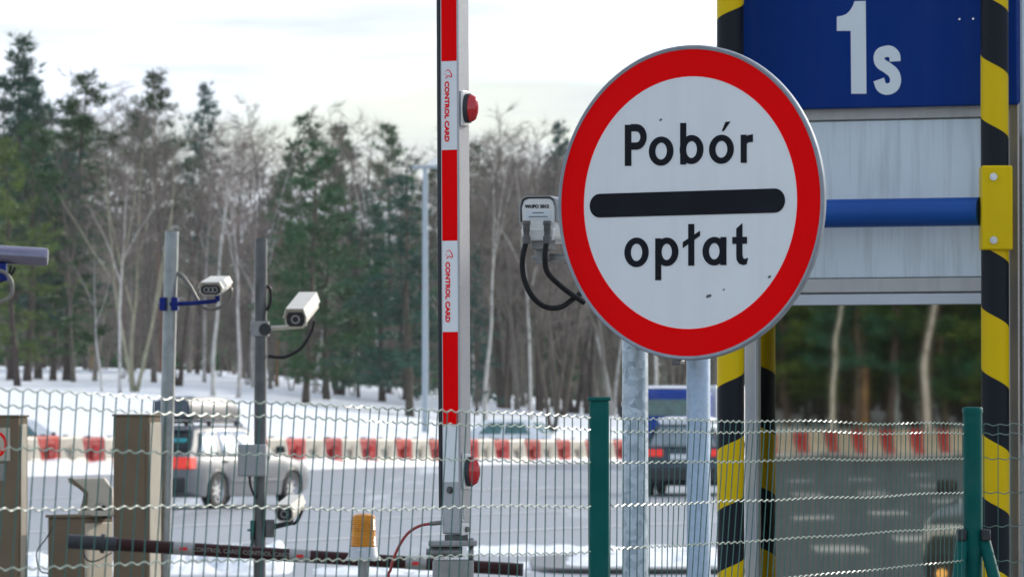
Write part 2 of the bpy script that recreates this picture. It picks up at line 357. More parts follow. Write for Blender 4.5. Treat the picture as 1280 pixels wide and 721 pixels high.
M_['concrete'] = mat('wet_dark_kerb', (.035, .034, .033), .35, vary=.25, scale=6)
M_['slab'] = mat('island_paving', (.24, .235, .225), .6, vary=.2, scale=3)
# vegetation
M_['birch'] = mat('birch_bark', (.50, .48, .45), .6, vary=.12, scale=4, dirt=.75, dirtcol=(.06, .05, .045), dscale=2.2, rnd=.1)
M_['bark_grey'] = mat('grey_brown_bark', (.19, .165, .14), .8, vary=.25, scale=3, rnd=.3)
M_['bark_dark'] = mat('dark_pine_bark', (.075, .058, .046), .85, vary=.3, scale=3, rnd=.2)
M_['bark_orange'] = mat('orange_pine_bark', (.24, .125, .07), .8, vary=.3, scale=2, rnd=.2)
M_['olive_bark'] = mat('olive_grey_bark', (.33, .31, .21), .7, vary=.2, scale=3, rnd=.1)
M_['twig'] = mat('grey_brown_twigs', (.17, .142, .12), .8, vary=.2, scale=.6, rnd=.28)
M_['twig_red'] = mat('reddish_birch_twigs', (.19, .15, .128), .8, vary=.2, scale=.6, rnd=.2)
M_['needle'] = mat('pine_needles', (.030, .105, .022), .6, vary=.5, scale=.9, rnd=.3)
M_['needle_blue'] = mat('blue_green_needles', (.012, .088, .055), .6, vary=.45, scale=.9, rnd=.25)
M_['needle_yellow'] = mat('yellow_green_needles', (.10, .15, .02), .6, vary=.45, scale=.7, rnd=.12)
# vehicles
M_['tyre'] = mat('tyre_rubber', (.02, .02, .021), .7, vary=.2, dirt=.3, dirtcol=(.12, .115, .11), dscale=6)
M_['rim'] = mat('alloy_rim', (.55, .56, .58), .3, metal=.6)
M_['car_glass'] = mat('car_glass', (.03, .045, .05), .06, vary=.05, spec=.9)
M_['box_shell'] = mat('grey_roof_box_shell', (.11, .115, .12), .4, vary=.1, dirt=.3, dscale=3)
M_['pale_glass'] = mat('pale_reflecting_car_glass', (.70, .75, .78), .12, metal=.75, vary=.15, scale=1.5, spec=.6)
M_['grey_glass'] = mat('grey_reflection_car_glass', (.26, .31, .34), .2, vary=.2, spec=.5)  # reflection in the windows put into the base colour as grey
M_['rear_glass'] = mat('dark_rear_glass', (.012, .02, .025), .2, vary=.3, spec=.2)
M_['car_glass_teal'] = mat('teal_car_glass', (.03, .12, .12), .08, vary=.3, spec=.9)
M_['silver'] = mat('silver_car_paint', (.19, .20, .215), .42, spec=.15, vary=.03, coat=.04, dirt=.25, dirtcol=(.2, .19, .18), dscale=3)
M_['navy'] = mat('dark_blue_car_paint', (.022, .045, .08), .25, metal=.3, vary=.05, coat=.7, dirt=.35, dirtcol=(.12, .13, .14), dscale=3)
M_['white_car'] = mat('white_car_paint', (.74, .76, .78), .3, vary=.03, coat=.5)
M_['dark_car'] = mat('dark_green_grey_car_paint', (.05, .065, .07), .25, metal=.3, coat=.7)
M_['dark_trim'] = mat('dark_plastic_trim', (.02, .022, .028), .5, vary=.2)
M_['tail'] = emis(mat('tail_lamp_red', (.6, .01, .008), .2, vary=.1, coat=.5), (1, .03, .01), .35)
M_['tail_amber'] = emis(mat('tail_lamp_amber', (.8, .3, .02), .2, coat=.5), (1, .35, .03), .5)
M_['head'] = mat('head_lamp_glass', (.6, .62, .64), .1, metal=.4)
M_['blue_truck'] = mat('blue_truck_paint', (.004, .05, .32), .45, spec=.2, vary=.1, dirt=.2, dirtcol=(.3, .3, .33), dscale=2)
M_['barrier_red'] = mat('red_barrier_plastic', (.42, .010, .010), .6, rnd=.15, hue=.004, vary=.12, scale=3, spec=.2, dirt=.45, dirtcol=(.50, .30, .27), dscale=5)
M_['barrier_white'] = mat('dirty_white_barrier_plastic', (.50, .455, .375), .55, rnd=.12, hue=.005, vary=.06, scale=3, dirt=.45, dirtcol=(.38, .33, .27), dscale=4)

# ------------------------------------------------------------------ ground, road, snow
def xb(y):                                            # left edge of the toll plaza: the line of the red and white barriers
    a = -10.94 + (y - 109) * .4685; b = -97.6 + (y + 115) * .055
    if y >= 70: return a
    if y <= -60: return b
    return lerp(-94.6, -29.2, (y + 60) / 130)
def berm_z(y): return interp([60, 109, 138, 220], [.30, .40, .14, .08], y) if y > 0 else .12
def ground_z(x, y):
    s = (xb(y) - x) * .905 - 2.4
    if s <= 0: return -0.06 if s < -1.5 else 0.0
    if y > 0: z = .066 * 75 * (1 - math.exp(-(s / 75) ** 1.0 * 1.55)) * interp([-.06, .01, .05], [1.0, .62, .5], x / max(y, 60))
    else: z = 2.6 * (1 - math.exp(-max(0, s - .5) / 30))
    z += (berm_z(y) * min(1, s / 1.2)) * math.exp(-s / 8)
    z += mnoise.noise(Vector((x * .05, y * .05, 3))) * .35 * min(1, s / 12)
    return z
def road_z(x, y):                                     # the carriageway climbs gently towards the snow bank
    if y < 60: return 0.0
    t = max(0, min(1, 1 + (xb(y) - x) * .905 / 15)); return .25 * t * t * min(1, (y - 60) / 25)
def axis(a, b, fine, far):
    o = []; x = a
    while x < b: o.append(x); x += fine
    o.append(b); st = fine; l = [a]; r = [b]
    while l[-1] > -far: st *= 1.28; l.append(l[-1] - st)
    st = fine
    while r[-1] < far: st *= 1.28; r.append(r[-1] + st)
    return l[:0:-1] + o + r[1:]
mb = MB(); xs = axis(-150, 70, 2.6, 6000); ys = axis(-230, 360, 3.4, 6000)
for y in ys:
    for x in xs: mb.v.append(Vector((x, y, ground_z(x, y))))
nx = len(xs)
for j in range(len(ys) - 1):
    for i in range(nx - 1): mb.f.append([j * nx + i, j * nx + i + 1, (j + 1) * nx + i + 1, (j + 1) * nx + i]); mb.m.append(0)
struct(mb.build('ground', M_['snow'], smooth=True))
mb = MB()                                             # asphalt sheet of the toll plaza
yy = [-260 + 10 * k for k in range(73)]
offs = (.3, 1.5, 3, 4.5, 6, 8, 10, 12, 14, 16.5)
for y in yy:
    mb.v += [Vector((xb(y) + o, y, .004 + road_z(xb(y) + o, y))) for o in offs] + [Vector((60 + max(0, y * .6), y, .004))]
nr = len(offs) + 1
for k in range(len(yy) - 1):
    for i in range(nr - 1): mb.f.append([nr * k + i, nr * k + i + 1, nr * k + nr + i + 1, nr * k + nr + i]); mb.m.append(0)
struct(mb.build('road', M_['road']))
mb = MB()                                             # same asphalt coloured darker, for the sun glare the mirrored lanes lack
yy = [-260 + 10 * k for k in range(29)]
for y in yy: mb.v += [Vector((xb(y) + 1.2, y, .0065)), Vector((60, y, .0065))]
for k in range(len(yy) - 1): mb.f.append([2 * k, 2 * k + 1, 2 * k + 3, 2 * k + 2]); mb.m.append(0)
struct(mb.build('road', M_['road_no_glare']))
hd = Vector((math.sin(HEAD), math.cos(HEAD), 0)); hn = Vector((math.cos(HEAD), -math.sin(HEAD), 0))
def dash(mb, p, l, wd, d=hd):
    n = Vector((d.y, -d.x, 0)); p = Vector((p[0], p[1], .012 + road_z(p[0], p[1])))
    mb.v += [p - d * l / 2 - n * wd / 2, p + d * l / 2 - n * wd / 2, p + d * l / 2 + n * wd / 2, p - d * l / 2 + n * wd / 2]
    k = len(mb.v); mb.f.append([k - 4, k - 3, k - 2, k - 1]); mb.m.append(0)
def gpt(px, py): d = ray(px, py); q = CAM - d * (CAM.z / d.z); return (q.x, q.y)
mb = MB()
for px, py, l, wd in ((655, 612, 4, .3), (575, 613, 4, .3), (480, 616, 4, .3), (380, 619, 4, .3), (760, 609, 4, .3), (60, 625, 5, .3)): dash(mb, gpt(px, py), l, wd)
for py in (642, 664): dash(mb, gpt(640, py), 60, .2)
mirror_marks = len(mb.v)
# booth plane: needed for the marks on the far side of the plaza, which the booth glass reflects
BY = R(20); BQ = Vector((.849, 17.38, 0)); BN = Vector((-math.sin(BY), -math.cos(BY), 0))
def mirror(p): p = Vector(p); return p - BN * (2 * (p - BQ).dot(BN))
def mgp(px, py): q = gpt(px, py); return mirror((q[0], q[1], 0))
for px, py in ((1000, 602), (1075, 602), (1150, 594), (1165, 608), (1010, 620), (1090, 618), (1185, 628), (1017, 647), (1110, 643), (1145, 673), (1050, 686), (1190, 560)):
    q = mgp(px, py); dash(mb, (q.x, q.y), 2.4, .62, Vector((-.62, -.78, 0)).normalized())
struct(mb.build('road_markings', M_['paint']))
# snow ridge the barriers stand in
def berm(y0, y1, name):
    mb = MB(); n = int((y1 - y0) / .8); prof = ((-.75, 0.003), (-.6, .5), (-.42, .92), (-.2, 1.0), (1.2, 1.0), (3.0, .8), (4.6, .6), (6.2, .4)); k = len(prof)
    for j in range(n + 1):
        y = y0 + (y1 - y0) * j / n
        for i, (s, f) in enumerate(prof):
            x = xb(y) - s / .905; z = max(road_z(x, y) + (0 if i == 0 else -9), (berm_z(y) + (.17 if y > 0 else -.06)) * f, ground_z(x, y) + .02 if s > 0 else 0)
            nn = mnoise.noise(Vector((x * 1.3, y * .9, 1))) * .13 + mnoise.noise(Vector((x * 4, y * 3, 5))) * .06
            mb.v.append(Vector((x + (nn * 1.2 if i == 0 else 0), y, z + (nn * f if 0 < i else 0))))
    for j in range(n):
        for i in range(k - 1): mb.f.append([j * k + i, j * k + i + 1, (j + 1) * k + i + 1, (j + 1) * k + i]); mb.m.append(0)
    return struct(mb.build(name, M_['snow_dirty' if y0 < 0 else 'snow_fresh'], smooth=True))
berm(72, 250, 'snow_bank'); berm(-190, -62, 'snow_bank')
# near toll island the cabinets, poles and booth stand on, and the narrow kerbed island beyond it
mb = MB(); mb.box((-.5, 18, GZ / 2 + .002), (17, 42, GZ - .004)); struct(mb.build('toll_island', M_['slab'], bevel=.02))
def slush(mb, px0, px1, D0, D1, h, seed, nx=60, ny=16, base=0.0, edge=.15):
    b = len(mb.v)
    for j in range(ny + 1):
        for i in range(nx + 1):
            u = i / nx; v = j / ny; D = lerp(D0, D1, v); x = gx(lerp(px0, px1, u), D)
            e = min(1, min(u, 1 - u) / edge) * min(1, min(v, 1 - v) / .25); e = e * e * (3 - 2 * e)
            z = h * e * (.55 + .6 * mnoise.noise(Vector((x * .9, D * .7, seed))) + .5 * mnoise.noise(Vector((x * 3.1, D * 1.5, seed))) + .3 * mnoise.noise(Vector((x * 9, D * 4, seed))))
            mb.v.append(Vector((x, D, base + z - .01)))
    for j in range(ny):
        for i in range(nx):
            a = b + j * (nx + 1) + i; mb.f.append([a, a + 1, a + nx + 2, a + nx + 1]); mb.m.append(0)
mb = MB(); pl = []
for k in range(40):
    q = 2 * math.pi * k / 40; c, s_ = math.cos(q), math.sin(q)
    pl.append((gx(815, 53) + 1.35 * abs(c) ** .5 * (1 if c > 0 else -1), 52.6 + 2.7 * abs(s_) ** .5 * (1 if s_ > 0 else -1)))
mb.prism([(x, y) for x, y in pl], 0, .06, Matrix(((1, 0, 0, 0), (0, 0, 1, 0), (0, 1, 0, 0), (0, 0, 0, 1))))
struct(mb.build('kerbed_island', M_['concrete'], bevel=.02))
mb = MB(); slush(mb, 700, 930, 50.4, 54.8, .10, 4, base=.06); struct(mb.build('snow_on_island', M_['snow_fresh'], smooth=True))
mb = MB(); slush(mb, 190, 372, 49.5, 55.5, .24, 1); slush(mb, -60, 150, 49, 55, .20, 2); struct(mb.build('snow_heap', M_['snow_dirty'], smooth=True))
mb = MB(); slush(mb, 380, 560, 49.5, 52, .07, 6); slush(mb, 540, 720, 50, 54, .06, 8); slush(mb, 560, 930, 56, 60.5, .07, 9)
struct(mb.build('snow_slush', M_['snow_fresh'], smooth=True))

# ------------------------------------------------------------------ toll booth
def bpt(px):                                           # point of the booth front on the vertical line px
    t = (px - 640) / FPX; D = (BQ.y + math.tan(BY) * BQ.x) / (1 + math.tan(BY) * t); return Vector((t * D, D, 0))
BO = bpt(934); booth = thing('toll_booth', 'grey toll booth with blue lane number board and mirror window behind the round sign', 'toll booth', (BO.x, BO.y, GZ), -BY)
def bl(px, py):                                        # pixel -> local (x, z) on the booth front
    d = ray(px, py); t = (BQ - CAM).dot(BN) / d.dot(BN); p = CAM + d * t - Vector((BO.x, BO.y, GZ))
    return (p.x * math.cos(BY) - p.y * math.sin(BY), p.z)
BW = bl(1277, 300)[0]
zg1 = bl(1100, 381.5)[1]; zt = bl(1100, 366.5)[1]; ztb = bl(1100, 347)[1]; zp = bl(1100, 135.5)[1]; zl = bl(1100, 151)[1]
xf0, xf1 = bl(934, 500)[0], bl(948, 500)[0]; xg1 = bl(1262, 500)[0]
mb = MB(); mb.box(((BW + .004) / 2, .62, 1.65), (BW - .004, 1.2, 3.3)); mb.build('booth_body', M_['wall'], booth)
mb = MB(); mb.box((lerp(0, xg1, .5), .008, (zl + ztb) / 2), (xg1, .022, zl - ztb)); mb.build('cladding_panel', M_['wall'], booth, bevel=.003)
mb = MB(); mb.box((xg1 / 2, .002, (zl + zp) / 2 + .03), (xg1 - .004, .03, zp - zl + .05)); mb.build('upper_trim', M_['trim'], booth, bevel=.003)
mb = MB(); mb.box((xg1 / 2, .0, (ztb + zt) / 2), (xg1 - .004, .035, ztb - zt - .006)); mb.build('lower_trim', M_['trim'], booth, bevel=.004)
wf = MB(); wf.box((xg1 / 2, -.004, (zt + zg1) / 2 - .001), (xg1 - .002, .05, zt - zg1 - .004)); wf.box(((xf0 + xf1) / 2, -.006, zg1 / 2 + .1), (xf1 - xf0, .05, zg1 - .2 - .004)); wf.box((xg1 - .012, -.002, zg1 / 2 + .1), (.02, .046, zg1 - .22))
wf.box((xg1 / 2, -.004, .86), (xg1 - .07, .05, .06)); wfo = wf.build('window_frame', M_['frame'], booth, bevel=.003)
mb = MB(); mb.box(((xf1 + xg1) / 2, .004, (zg1 + .9) / 2), (xg1 - xf1 + .002, .008, zg1 - .9 + .004)); mb.build('window_glass', M_['booth_glass'], booth)
mb = MB(); mb.box((xg1 / 2, -.002, .42), (xg1 - .02, .03, .8)); mb.build('lower_panel', M_['trim'], booth, bevel=.004)
mb = MB(); mb.box((BW - (BW - xg1) / 2 + .001, -.004, 1.2), (BW - xg1 - .004, .05, zp * 2 - 2.4 + .02)); mb.build('corner_post', M_['corner'], booth, bevel=.006)
mb = MB(); xa, xz = bl(925, 60)[0], bl(1275.5, 60)[0]
mb.box(((xa + xz) / 2, -.03, zp + .32), (xz - xa, .06, .64)); bp_ = mb.build('number_board', M_['blue_panel'], booth, bevel=.004)
def z4(x, y): return bl(880 + x / 3.005, y / 3.005)
mb = MB(); mb.prism([z4(*p) for p in ((517, 68), (535, 66), (553, 59), (567, 45), (577, 28), (583, 11), (625, 10), (628, 357), (571, 357), (569, 122), (517, 122))], -.0625, -.061)
mb.build('number', M_['number'], bp_)
mb = MB(); S = spline([Vector((z4(*p)[0], 0, z4(*p)[1])) for p in ((735, 236), (733, 214), (717, 199), (700, 199), (681, 206), (675, 224), (682, 244), (706, 260), (729, 280), (737, 306), (729, 330), (706, 340), (684, 331), (674, 304))], 5)
u = z4(641, 300)[0] - z4(600, 300)[0]; k = len(S)
mb.stroke([(p.x, p.z) for p in S], [u * (1.0 if 0 < i < k - 1 else 1.02) for i in range(k)], -.0625, -.061); mb.build('letter', M_['number'], bp_)
for q in ((966, 80), (1204, 79), (1222, 78)):
    x, z = bl(880 + (q[0] - 880), q[1] / 3.0)
for q in ((1205, 26), (1222, 25.5)):
    mb = MB(); x, z = bl(*q); mb.cyl((x, -.064, z), (x, -.060, z), .004, 10); mb.build('screw', M_['bolt'], bp_)
# next module of the booth row, set back to the right
p = bpt(1277); nb = thing('booth_extension', 'pale grey set back wall at the far right edge beside the toll booth', 'booth wall', (p.x + .03, p.y + .28, GZ), -BY)
mb = MB(); mb.box((.7, .4, 1.9), (1.4, .8, 3.8)); mb.build('wall', M_['wall'], nb, bevel=.01)
mb = MB(); mb.box((.7, -.012, 2.02), (1.36, .02, 1.1)); mb.build('window_pane', M_['cam_glass'], nb)

# striped guard posts, brackets and the blue rail between them
def guard(px, D, off, shear, period, nm, label, r):
    g = thing('guard_post', label, 'guard post', (gx(px, D), D, GZ), 0, None)
    m = MB(); m.lathe([(r, 0), (r, 3.9), (r * .96, 3.92)], 40); m.build('striped_pipe', stripe_mat(nm, off, shear, period), g, smooth=True)
    m = MB(); m.box((0, 0, .008), (.22, .22, .016)); m.build('base_plate', M_['yellow'], g, bevel=.003); return g
GL = guard(913.3, 17.2, -1.2485, -.065, .44, 'stripes_rising', 'yellow and black striped pipe post at the left corner of the booth', .0487)
GRt = guard(1244, 16.87, -1.246, .082, .442, 'stripes_falling', 'yellow and black striped pipe post with yellow bracket at the right of the booth window', .049)
za = at(1244, 208, 16.87).z - GZ; zb_ = at(1244, 313, 16.87).z - GZ
m = MB(); m.box((.003, -.004, (za + zb_) / 2), (.108, .118, za - zb_)); br = m.build('bracket', M_['yellow'], GRt, bevel=.007, seg=3)
for py in (221, 300):
    m = MB(); z = at(1240, py, 16.8).z - GZ; m.cyl((-.011, -.062, z), (-.011, -.068, z), .0135, 16); m.cyl((-.011, -.067, z), (-.011, -.075, z), .009, 6); m.build('bolt', M_['bolt'], br, smooth=True)
m = MB(); m.box((0, 0, (za + zb_) / 2), (.112, .112, za - zb_)); m.build('bracket', M_['yellow'], GL, bevel=.007, seg=3)
zr = at(1130, 265.5, 16.97).z
m = MB(); a = Vector((GL.location.x + .054, 17.2 - .0197, zr)); b = Vector((GRt.location.x - .052, 16.87 + .019, zr))
rail = m
rail.cyl(a, b, .0505, 32); tag(rail.build('guard_rail', M_['blue_pipe'], None, smooth=True), 'blue round rail bolted between the two striped posts', 'rail')

# ------------------------------------------------------------------ round sign on two posts
SY = R(34.5); SD = 13.7; SC = at(861.3, 253.3, SD); SR = .9 / 2
sign = thing('round_road_sign', 'round red rimmed white sign reading Pobór opłat on two zinc posts', 'road sign', (SC.x, SC.y, GZ), -SY)
SN = Vector((-math.sin(SY), -math.cos(SY), 0)); sz = SC.z - GZ
def su(px, py):
    d = ray(px, py); t = (SC - CAM).dot(SN) / d.dot(SN); p = CAM + d * t - SC
    return (p.x * math.cos(SY) - p.y * math.sin(SY), p.z + sz)
m = MB(); prof = [(SR - .012, -.003), (SR - .004, -.0055), (SR, -.001), (SR, .010), (SR - .003, .013), (SR - .02, .013), (SR - .022, .006)]
TX = Matrix(((1, 0, 0, 0), (0, 0, 1, 0), (0, 1, 0, sz), (0, 0, 0, 1)))
m.lathe(prof, 96, TX, caps=False); m.build('rim', M_['alu'], sign, smooth=True)
m = MB(); n = 96
m.prism([(.449 * math.cos(2 * math.pi * i / n), sz + .449 * math.sin(2 * math.pi * i / n)) for i in range(n)], .0012, .0055); m.build('back_plate', M_['alu'], sign)
m = MB(); m.prism([(.362 * math.cos(2 * math.pi * i / n), sz + .362 * math.sin(2 * math.pi * i / n)) for i in range(n)], -.0004, .0012); m.build('white_face', M_['white_film'], sign)
m = MB(); m.ring(0, sz, SR - .010, SR - .010, .0795, .0795, -.0014, .0012, 96); m.build('red_ring', M_['red_film'], sign)
# black bar with rounded ends
a = su(737.5, 257.2); b = su(981.5, 250.8); bh = (su(860, 239.3)[1] - su(860, 269.3)[1]); zc = (a[1] + b[1]) / 2; r = bh / 2; pl = []
for k in range(13): q = R(90 + 180 * k / 12); pl.append((a[0] + r + r * math.cos(q), zc + r * math.sin(q)))
for k in range(13): q = R(-90 + 180 * k / 12); pl.append((b[0] - r + r * math.cos(q), zc + r * math.sin(q)))
m = MB(); m.prism(pl, -.0022, -.0005); m.build('black_bar', M_['black_film'], sign)
def zs(x, y): return su(760 + x / 3.1333, 130 + y / 3.1333)
LY = -.0018; lcount = [0]
def lay(): lcount[0] += 1; return LY - .00015 * (lcount[0] % 5)
def bar(m, x0, x1, y0, y1):
    m.prism([zs(x0, y0), zs(x1, y0), zs(x1, y1), zs(x0, y1)], lay(), -.0005)
def poly(m, pts): m.prism([zs(*p) for p in pts], lay(), -.0005)
def oval(m, cx, cy, rx, ry, tx=25, ty=24):
    c = zs(cx, cy); a = zs(cx + rx, cy); t = zs(cx, cy - ry); q = zs(cx + rx - tx, cy); q2 = zs(cx, cy - ry + ty)
    m.ring(c[0], c[1], a[0] - c[0], t[1] - c[1], a[0] - q[0], t[1] - q2[1], lay(), -.0005, 40)
def letter(fn): m = MB(); fn(m); m.build('letter', M_['black_film'], sign)
def P_(m):
    bar(m, 67, 92, 82, 243); c = []
    for k in range(15): q = R(90 - 180 * k / 14); c.append((112 + 28 * math.cos(q), 129.5 - 36 * math.sin(q)))
    pts = [(90, 93.5)] + c + [(90, 165.5)]
    m.stroke([zs(*p) for p in pts], zs(91, 100)[0] - zs(67, 100)[0], lay(), -.0005)
letter(P_)
letter(lambda m: oval(m, 209, 185, 48, 57))
letter(lambda m: (bar(m, 284, 307, 75, 237.5), oval(m, 328, 179, 46.5, 57)))
letter(lambda m: (oval(m, 445, 178, 48.5, 57), poly(m, [(447, 107), (461, 71), (480, 69), (455, 106)])))
letter(lambda m: (bar(m, 521, 544, 121, 231), poly(m, [(540, 134), (549, 123), (568, 119), (568, 149), (552, 150), (540, 160)])))
letter(lambda m: oval(m, 112.5, 581, 47.5, 58))
letter(lambda m: (bar(m, 186, 209, 526, 690), oval(m, 231, 579, 45.5, 56)))
letter(lambda m: (bar(m, 315.5, 338.5, 470, 633), poly(m, [(294, 541), (361, 497), (361, 516), (294, 564)])))
letter(lambda m: (bar(m, 441, 464.5, 521, 631), oval(m, 417, 576.5, 46, 56)))
def t_(m):
    poly(m, [(503.5, 488), (527, 467), (527, 592), (530, 603), (537, 607), (549, 602), (544, 627), (530, 631), (514, 625), (505, 611), (503.5, 592)])
    poly(m, [(488, 521), (545, 520), (545, 547), (488, 548)])
letter(t_)
for q in ((886, 370, 4, 2), (826, 150, 2, 1.4), (962, 346, 2.2, 1.6), (905, 362, 1.4, 1)):
    m = MB(); x, z = su(q[0], q[1]); m.prism([(x + q[2] * .0026 * math.cos(k * 1.05) , z + q[3] * .0028 * math.sin(k * 1.05 + .4)) for k in range(6)], -.0012, -.0003); m.build('scratch', M_['steel_dark'], sign)
def lpos(px, D): x = gx(px, D) - SC.x; y = D - SC.y; return (x * math.cos(SY) - y * math.sin(SY), x * math.sin(SY) + y * math.cos(SY))
pa = lpos(794.0, 13.98); pb = lpos(873.0, 13.86)
m = MB(); m.lathe([(.0381, 0), (.0381, sz + .36), (.030, sz + .372)], 32, Matrix.Translation((pa[0], pa[1], 0))); m.build('post', M_['spangle'], sign, smooth=True)
m = MB(); m.lathe([(.0345, 0), (.0345, sz + .36), (.028, sz + .372)], 32, Matrix.Translation((pb[0], pb[1], 0))); m.build('post', M_['galv_smooth'], sign, smooth=True)
for dz in (-.24, .24):
    m = MB(); x0, x1 = pa[0] - .06, pb[0] + .06; m.box(((x0 + x1) / 2, .030, sz + dz), (x1 - x0, .03, .05))
    for q in (pa, pb): m.box((q[0], (q[1] + .03) / 2, sz + dz), (.09, abs(q[1] - .03) + .06, .03))
    m.build('mounting_rail', M_['steel'], sign, bevel=.003)
m = MB(); x, z = su(845, 452); m.box((x, .012, z - .002), (.028, .03, .014)); m.build('drain_clip', M_['steel_dark'], sign, bevel=.003)

# ------------------------------------------------------------------ green wire mesh fence
fence = thing('wire_fence', 'green wire mesh fence with two green posts running across the foreground', 'fence', (gx(749, 10.95), 10.95, GZ), 0); FO = Vector(fence.location)
rows = [0, .028, .1016, .2032, .3048, .4064, .508, .6096, .7112, .8128, .9144, 1.016, 1.1176, 1.2192, 1.3208]
def panel(A, B, lean, hang, seed):
    A = Vector(A) - FO; B = Vector(B) - FO; d = B - A; Lh = Vector((d.x, d.y, 0)).length; fd = Vector((d.x, d.y, 0)) / Lh; n = int(round(Lh / .0508))
    rnd = random.Random(seed); mh = MB(); mv = MB(); fnrm = Vector((fd.y, -fd.x, 0))
    offs = [mnoise.noise(Vector((i * .35, seed, 0))) * .012 + rnd.uniform(-.0025, .0025) for i in range(n + 1)]
    def P(u, z): return A + d * u + Vector((0, 0, -z * hang))
    for i in range(n + 1):
        u = i / n; pts = []
        for z in (0, .1016, .3048, .6096, 1.0, 1.45):
            sh = offs[i] - interp(*lean, u) * min(z, .75) + mnoise.noise(Vector((i * .3, z * 4, seed + 2))) * .004
            pts.append(P(u, z) + fd * sh)
        mv.tube(pts, .00135, 5, False)
    for z in rows:
        pts = []
        for k in range(n * 6 + 1):
            u = k / (n * 6); ph = k / 6 * 2 * math.pi
            sag = mnoise.noise(Vector((u * 5, z * 9, seed + 4))) * .006
            q = P(u, z) - fd * interp(*lean, u) * min(z, .75)
            pts.append(q + Vector((0, 0, .0027 * math.sin(ph + z * 7) + sag)) + fnrm * (.0026 + .001 * math.cos(ph)))
        mh.tube(pts, .00165, 5, False)
    o = mv.build('mesh_panel', M_['wire_v'], fence, smooth=True); mh.build('horizontal_wire', M_['wire_h'], o, smooth=True)
A0 = at(0, 487, 8.3); B0 = at(736, 521.5, 10.88); d0 = (B0 - A0) / 736; panel(A0 - d0 * 300, B0, ([0, .4, .75, .9, 1], [.10, .14, .17, .05, .0]), 1, 1)
panel(at(763, 522.5, 11.12), at(1203, 530, 14.3), ([0, .12, .2, .3, .55, .8, 1], [.02, .03, .20, .26, .16, .07, .03]), 1, 2)
panel(at(1230, 530, 14.42), at(1420, 530, 14.0), ([0, 1], [0, .04]), 1, 3)
m = MB(); zt_ = at(749, 500, 10.95).z - GZ; hw = .0475 / 2
m.box((0, 0, zt_ / 2), (.045, .045, zt_)); po = m.build('fence_post', M_['fence_post'], fence, bevel=.006, seg=3, loc=(0, 0, 0))
m = MB(); m.box((0, 0, zt_ + .003), (.052, .052, .009)); m.build('post_cap', M_['fence_post'], po, bevel=.003)
px_ = Vector((gx(1215.5, 14.4), 14.4, GZ)) - FO; zt2 = at(1215.5, 511, 14.4).z - GZ
m = MB(); m.lathe([(.0292, 0), (.0292, zt2)], 28, Matrix.Translation(px_)); po = m.build('fence_post', M_['fence_post'], fence, smooth=True)
m = MB(); m.lathe([(.0312, zt2 - .012), (.0312, zt2 + .001), (.029, zt2 + .005), (.015, zt2 + .0065)], 28, Matrix.Translation(px_)); m.build('post_cap', M_['fence_post'], po, smooth=True)
zj = at(1215, 668, 14.4).z - GZ
for dx, dy in ((-.22, -.6), (.30, -.5)):
    m = MB(); t0 = px_ + Vector((math.copysign(.03, dx), 0, zj)); m.cyl(t0, px_ + Vector((dx, dy, 0)), .019, 16); bo = m.build('brace', M_['fence_post'], fence, smooth=True)
    m = MB(); m.box(t0 + Vector((math.copysign(.006, dx), -.012, .0)), (.028, .05, .035)); m.build('brace_clip', M_['rubber'], bo, bevel=.005)

# ------------------------------------------------------------------ raised barrier arm
DB = 13.9; bx = gx(567, DB); kx = DB / FPX
barr = thing('boom_barrier', 'red and white striped barrier arm standing upright on its hinge beside the round sign', 'barrier', (bx, DB, GZ), 0)
def bz(py, D=DB): return at(567, py, D).z - GZ
def lx(px, D=DB): return gx(px, D) - bx
TILT = 3.0 / 600
zb0, zt0 = bz(667), bz(-120)
def tl(o): o.data.transform(Matrix.Shear('XY', 4, (0, 0)) if False else Matrix(((1, 0, -TILT, TILT * zb0), (0, 1, 0, 0), (0, 0, 1, 0), (0, 0, 0, 1)))); return o
YB = R(30); W1 = .086; W2 = .062                           # arm section turned so that front and right faces show
ca, sa = math.cos(YB), math.sin(YB)
# corner of the arm nearest the camera is where the two faces meet (px 573)
cx0 = lx(575.5); fw = (cx0 - lx(552.5)) / ca; sw = (lx(589.5) - cx0) / math.sin(YB) if False else (lx(589.5) - cx0) / sa
sw = min(sw, .075)
f0 = Vector((cx0 - fw * ca, 0, 0)); 
FD = Vector((ca, -sa, 0)); SDv = Vector((sa, ca, 0))   # along the front face (to the right, nearer) and along the side face (to the right, farther)
c0 = Vector((cx0, -.03, 0)); 
def quadpr(m, o, a, b, z0, z1):
    vs = [o, o + a, o + a + b, o + b]; vs = [v + Vector((0, 0, z0)) for v in vs] + [v + Vector((0, 0, z1)) for v in vs]
    m.add(vs, [(0, 1, 2, 3), (7, 6, 5, 4), (0, 4, 5, 1), (1, 5, 6, 2), (2, 6, 7, 3), (3, 7, 4, 0)])
m = MB(); quadpr(m, c0 - FD * fw, FD * fw, SDv * sw, zb0, zt0); arm = tl(m.build('arm_profile', M_['alu_paint'], barr, bevel=.005, seg=3))
ry = c0 - FD * (fw + .0115)
m = MB(); quadpr(m, ry, FD * .011, SDv * .03, bz(636), zt0); tl(m.build('rubber_edge', M_['rubber'], barr, bevel=.003))
FN = Vector((-sa, -ca, 0))
def film(name, y0, y1, mt, e=.0006):
    m = MB(); quadpr(m, c0 - FD * (fw - .006) + FN * e, FD * (fw - .0105), -FN * (e * .6), bz(y1), bz(y0)); return tl(m.build(name, mt, arm))
for a_, b_ in ((-70, 77), (188, 301), (415, 530)): film('red_band', a_, b_, M_['red_film'])
for a_, b_ in ((77.4, 187.6), (301.4, 414.6), (530.4, 602)): film('white_band', a_, b_, M_['white_film'])
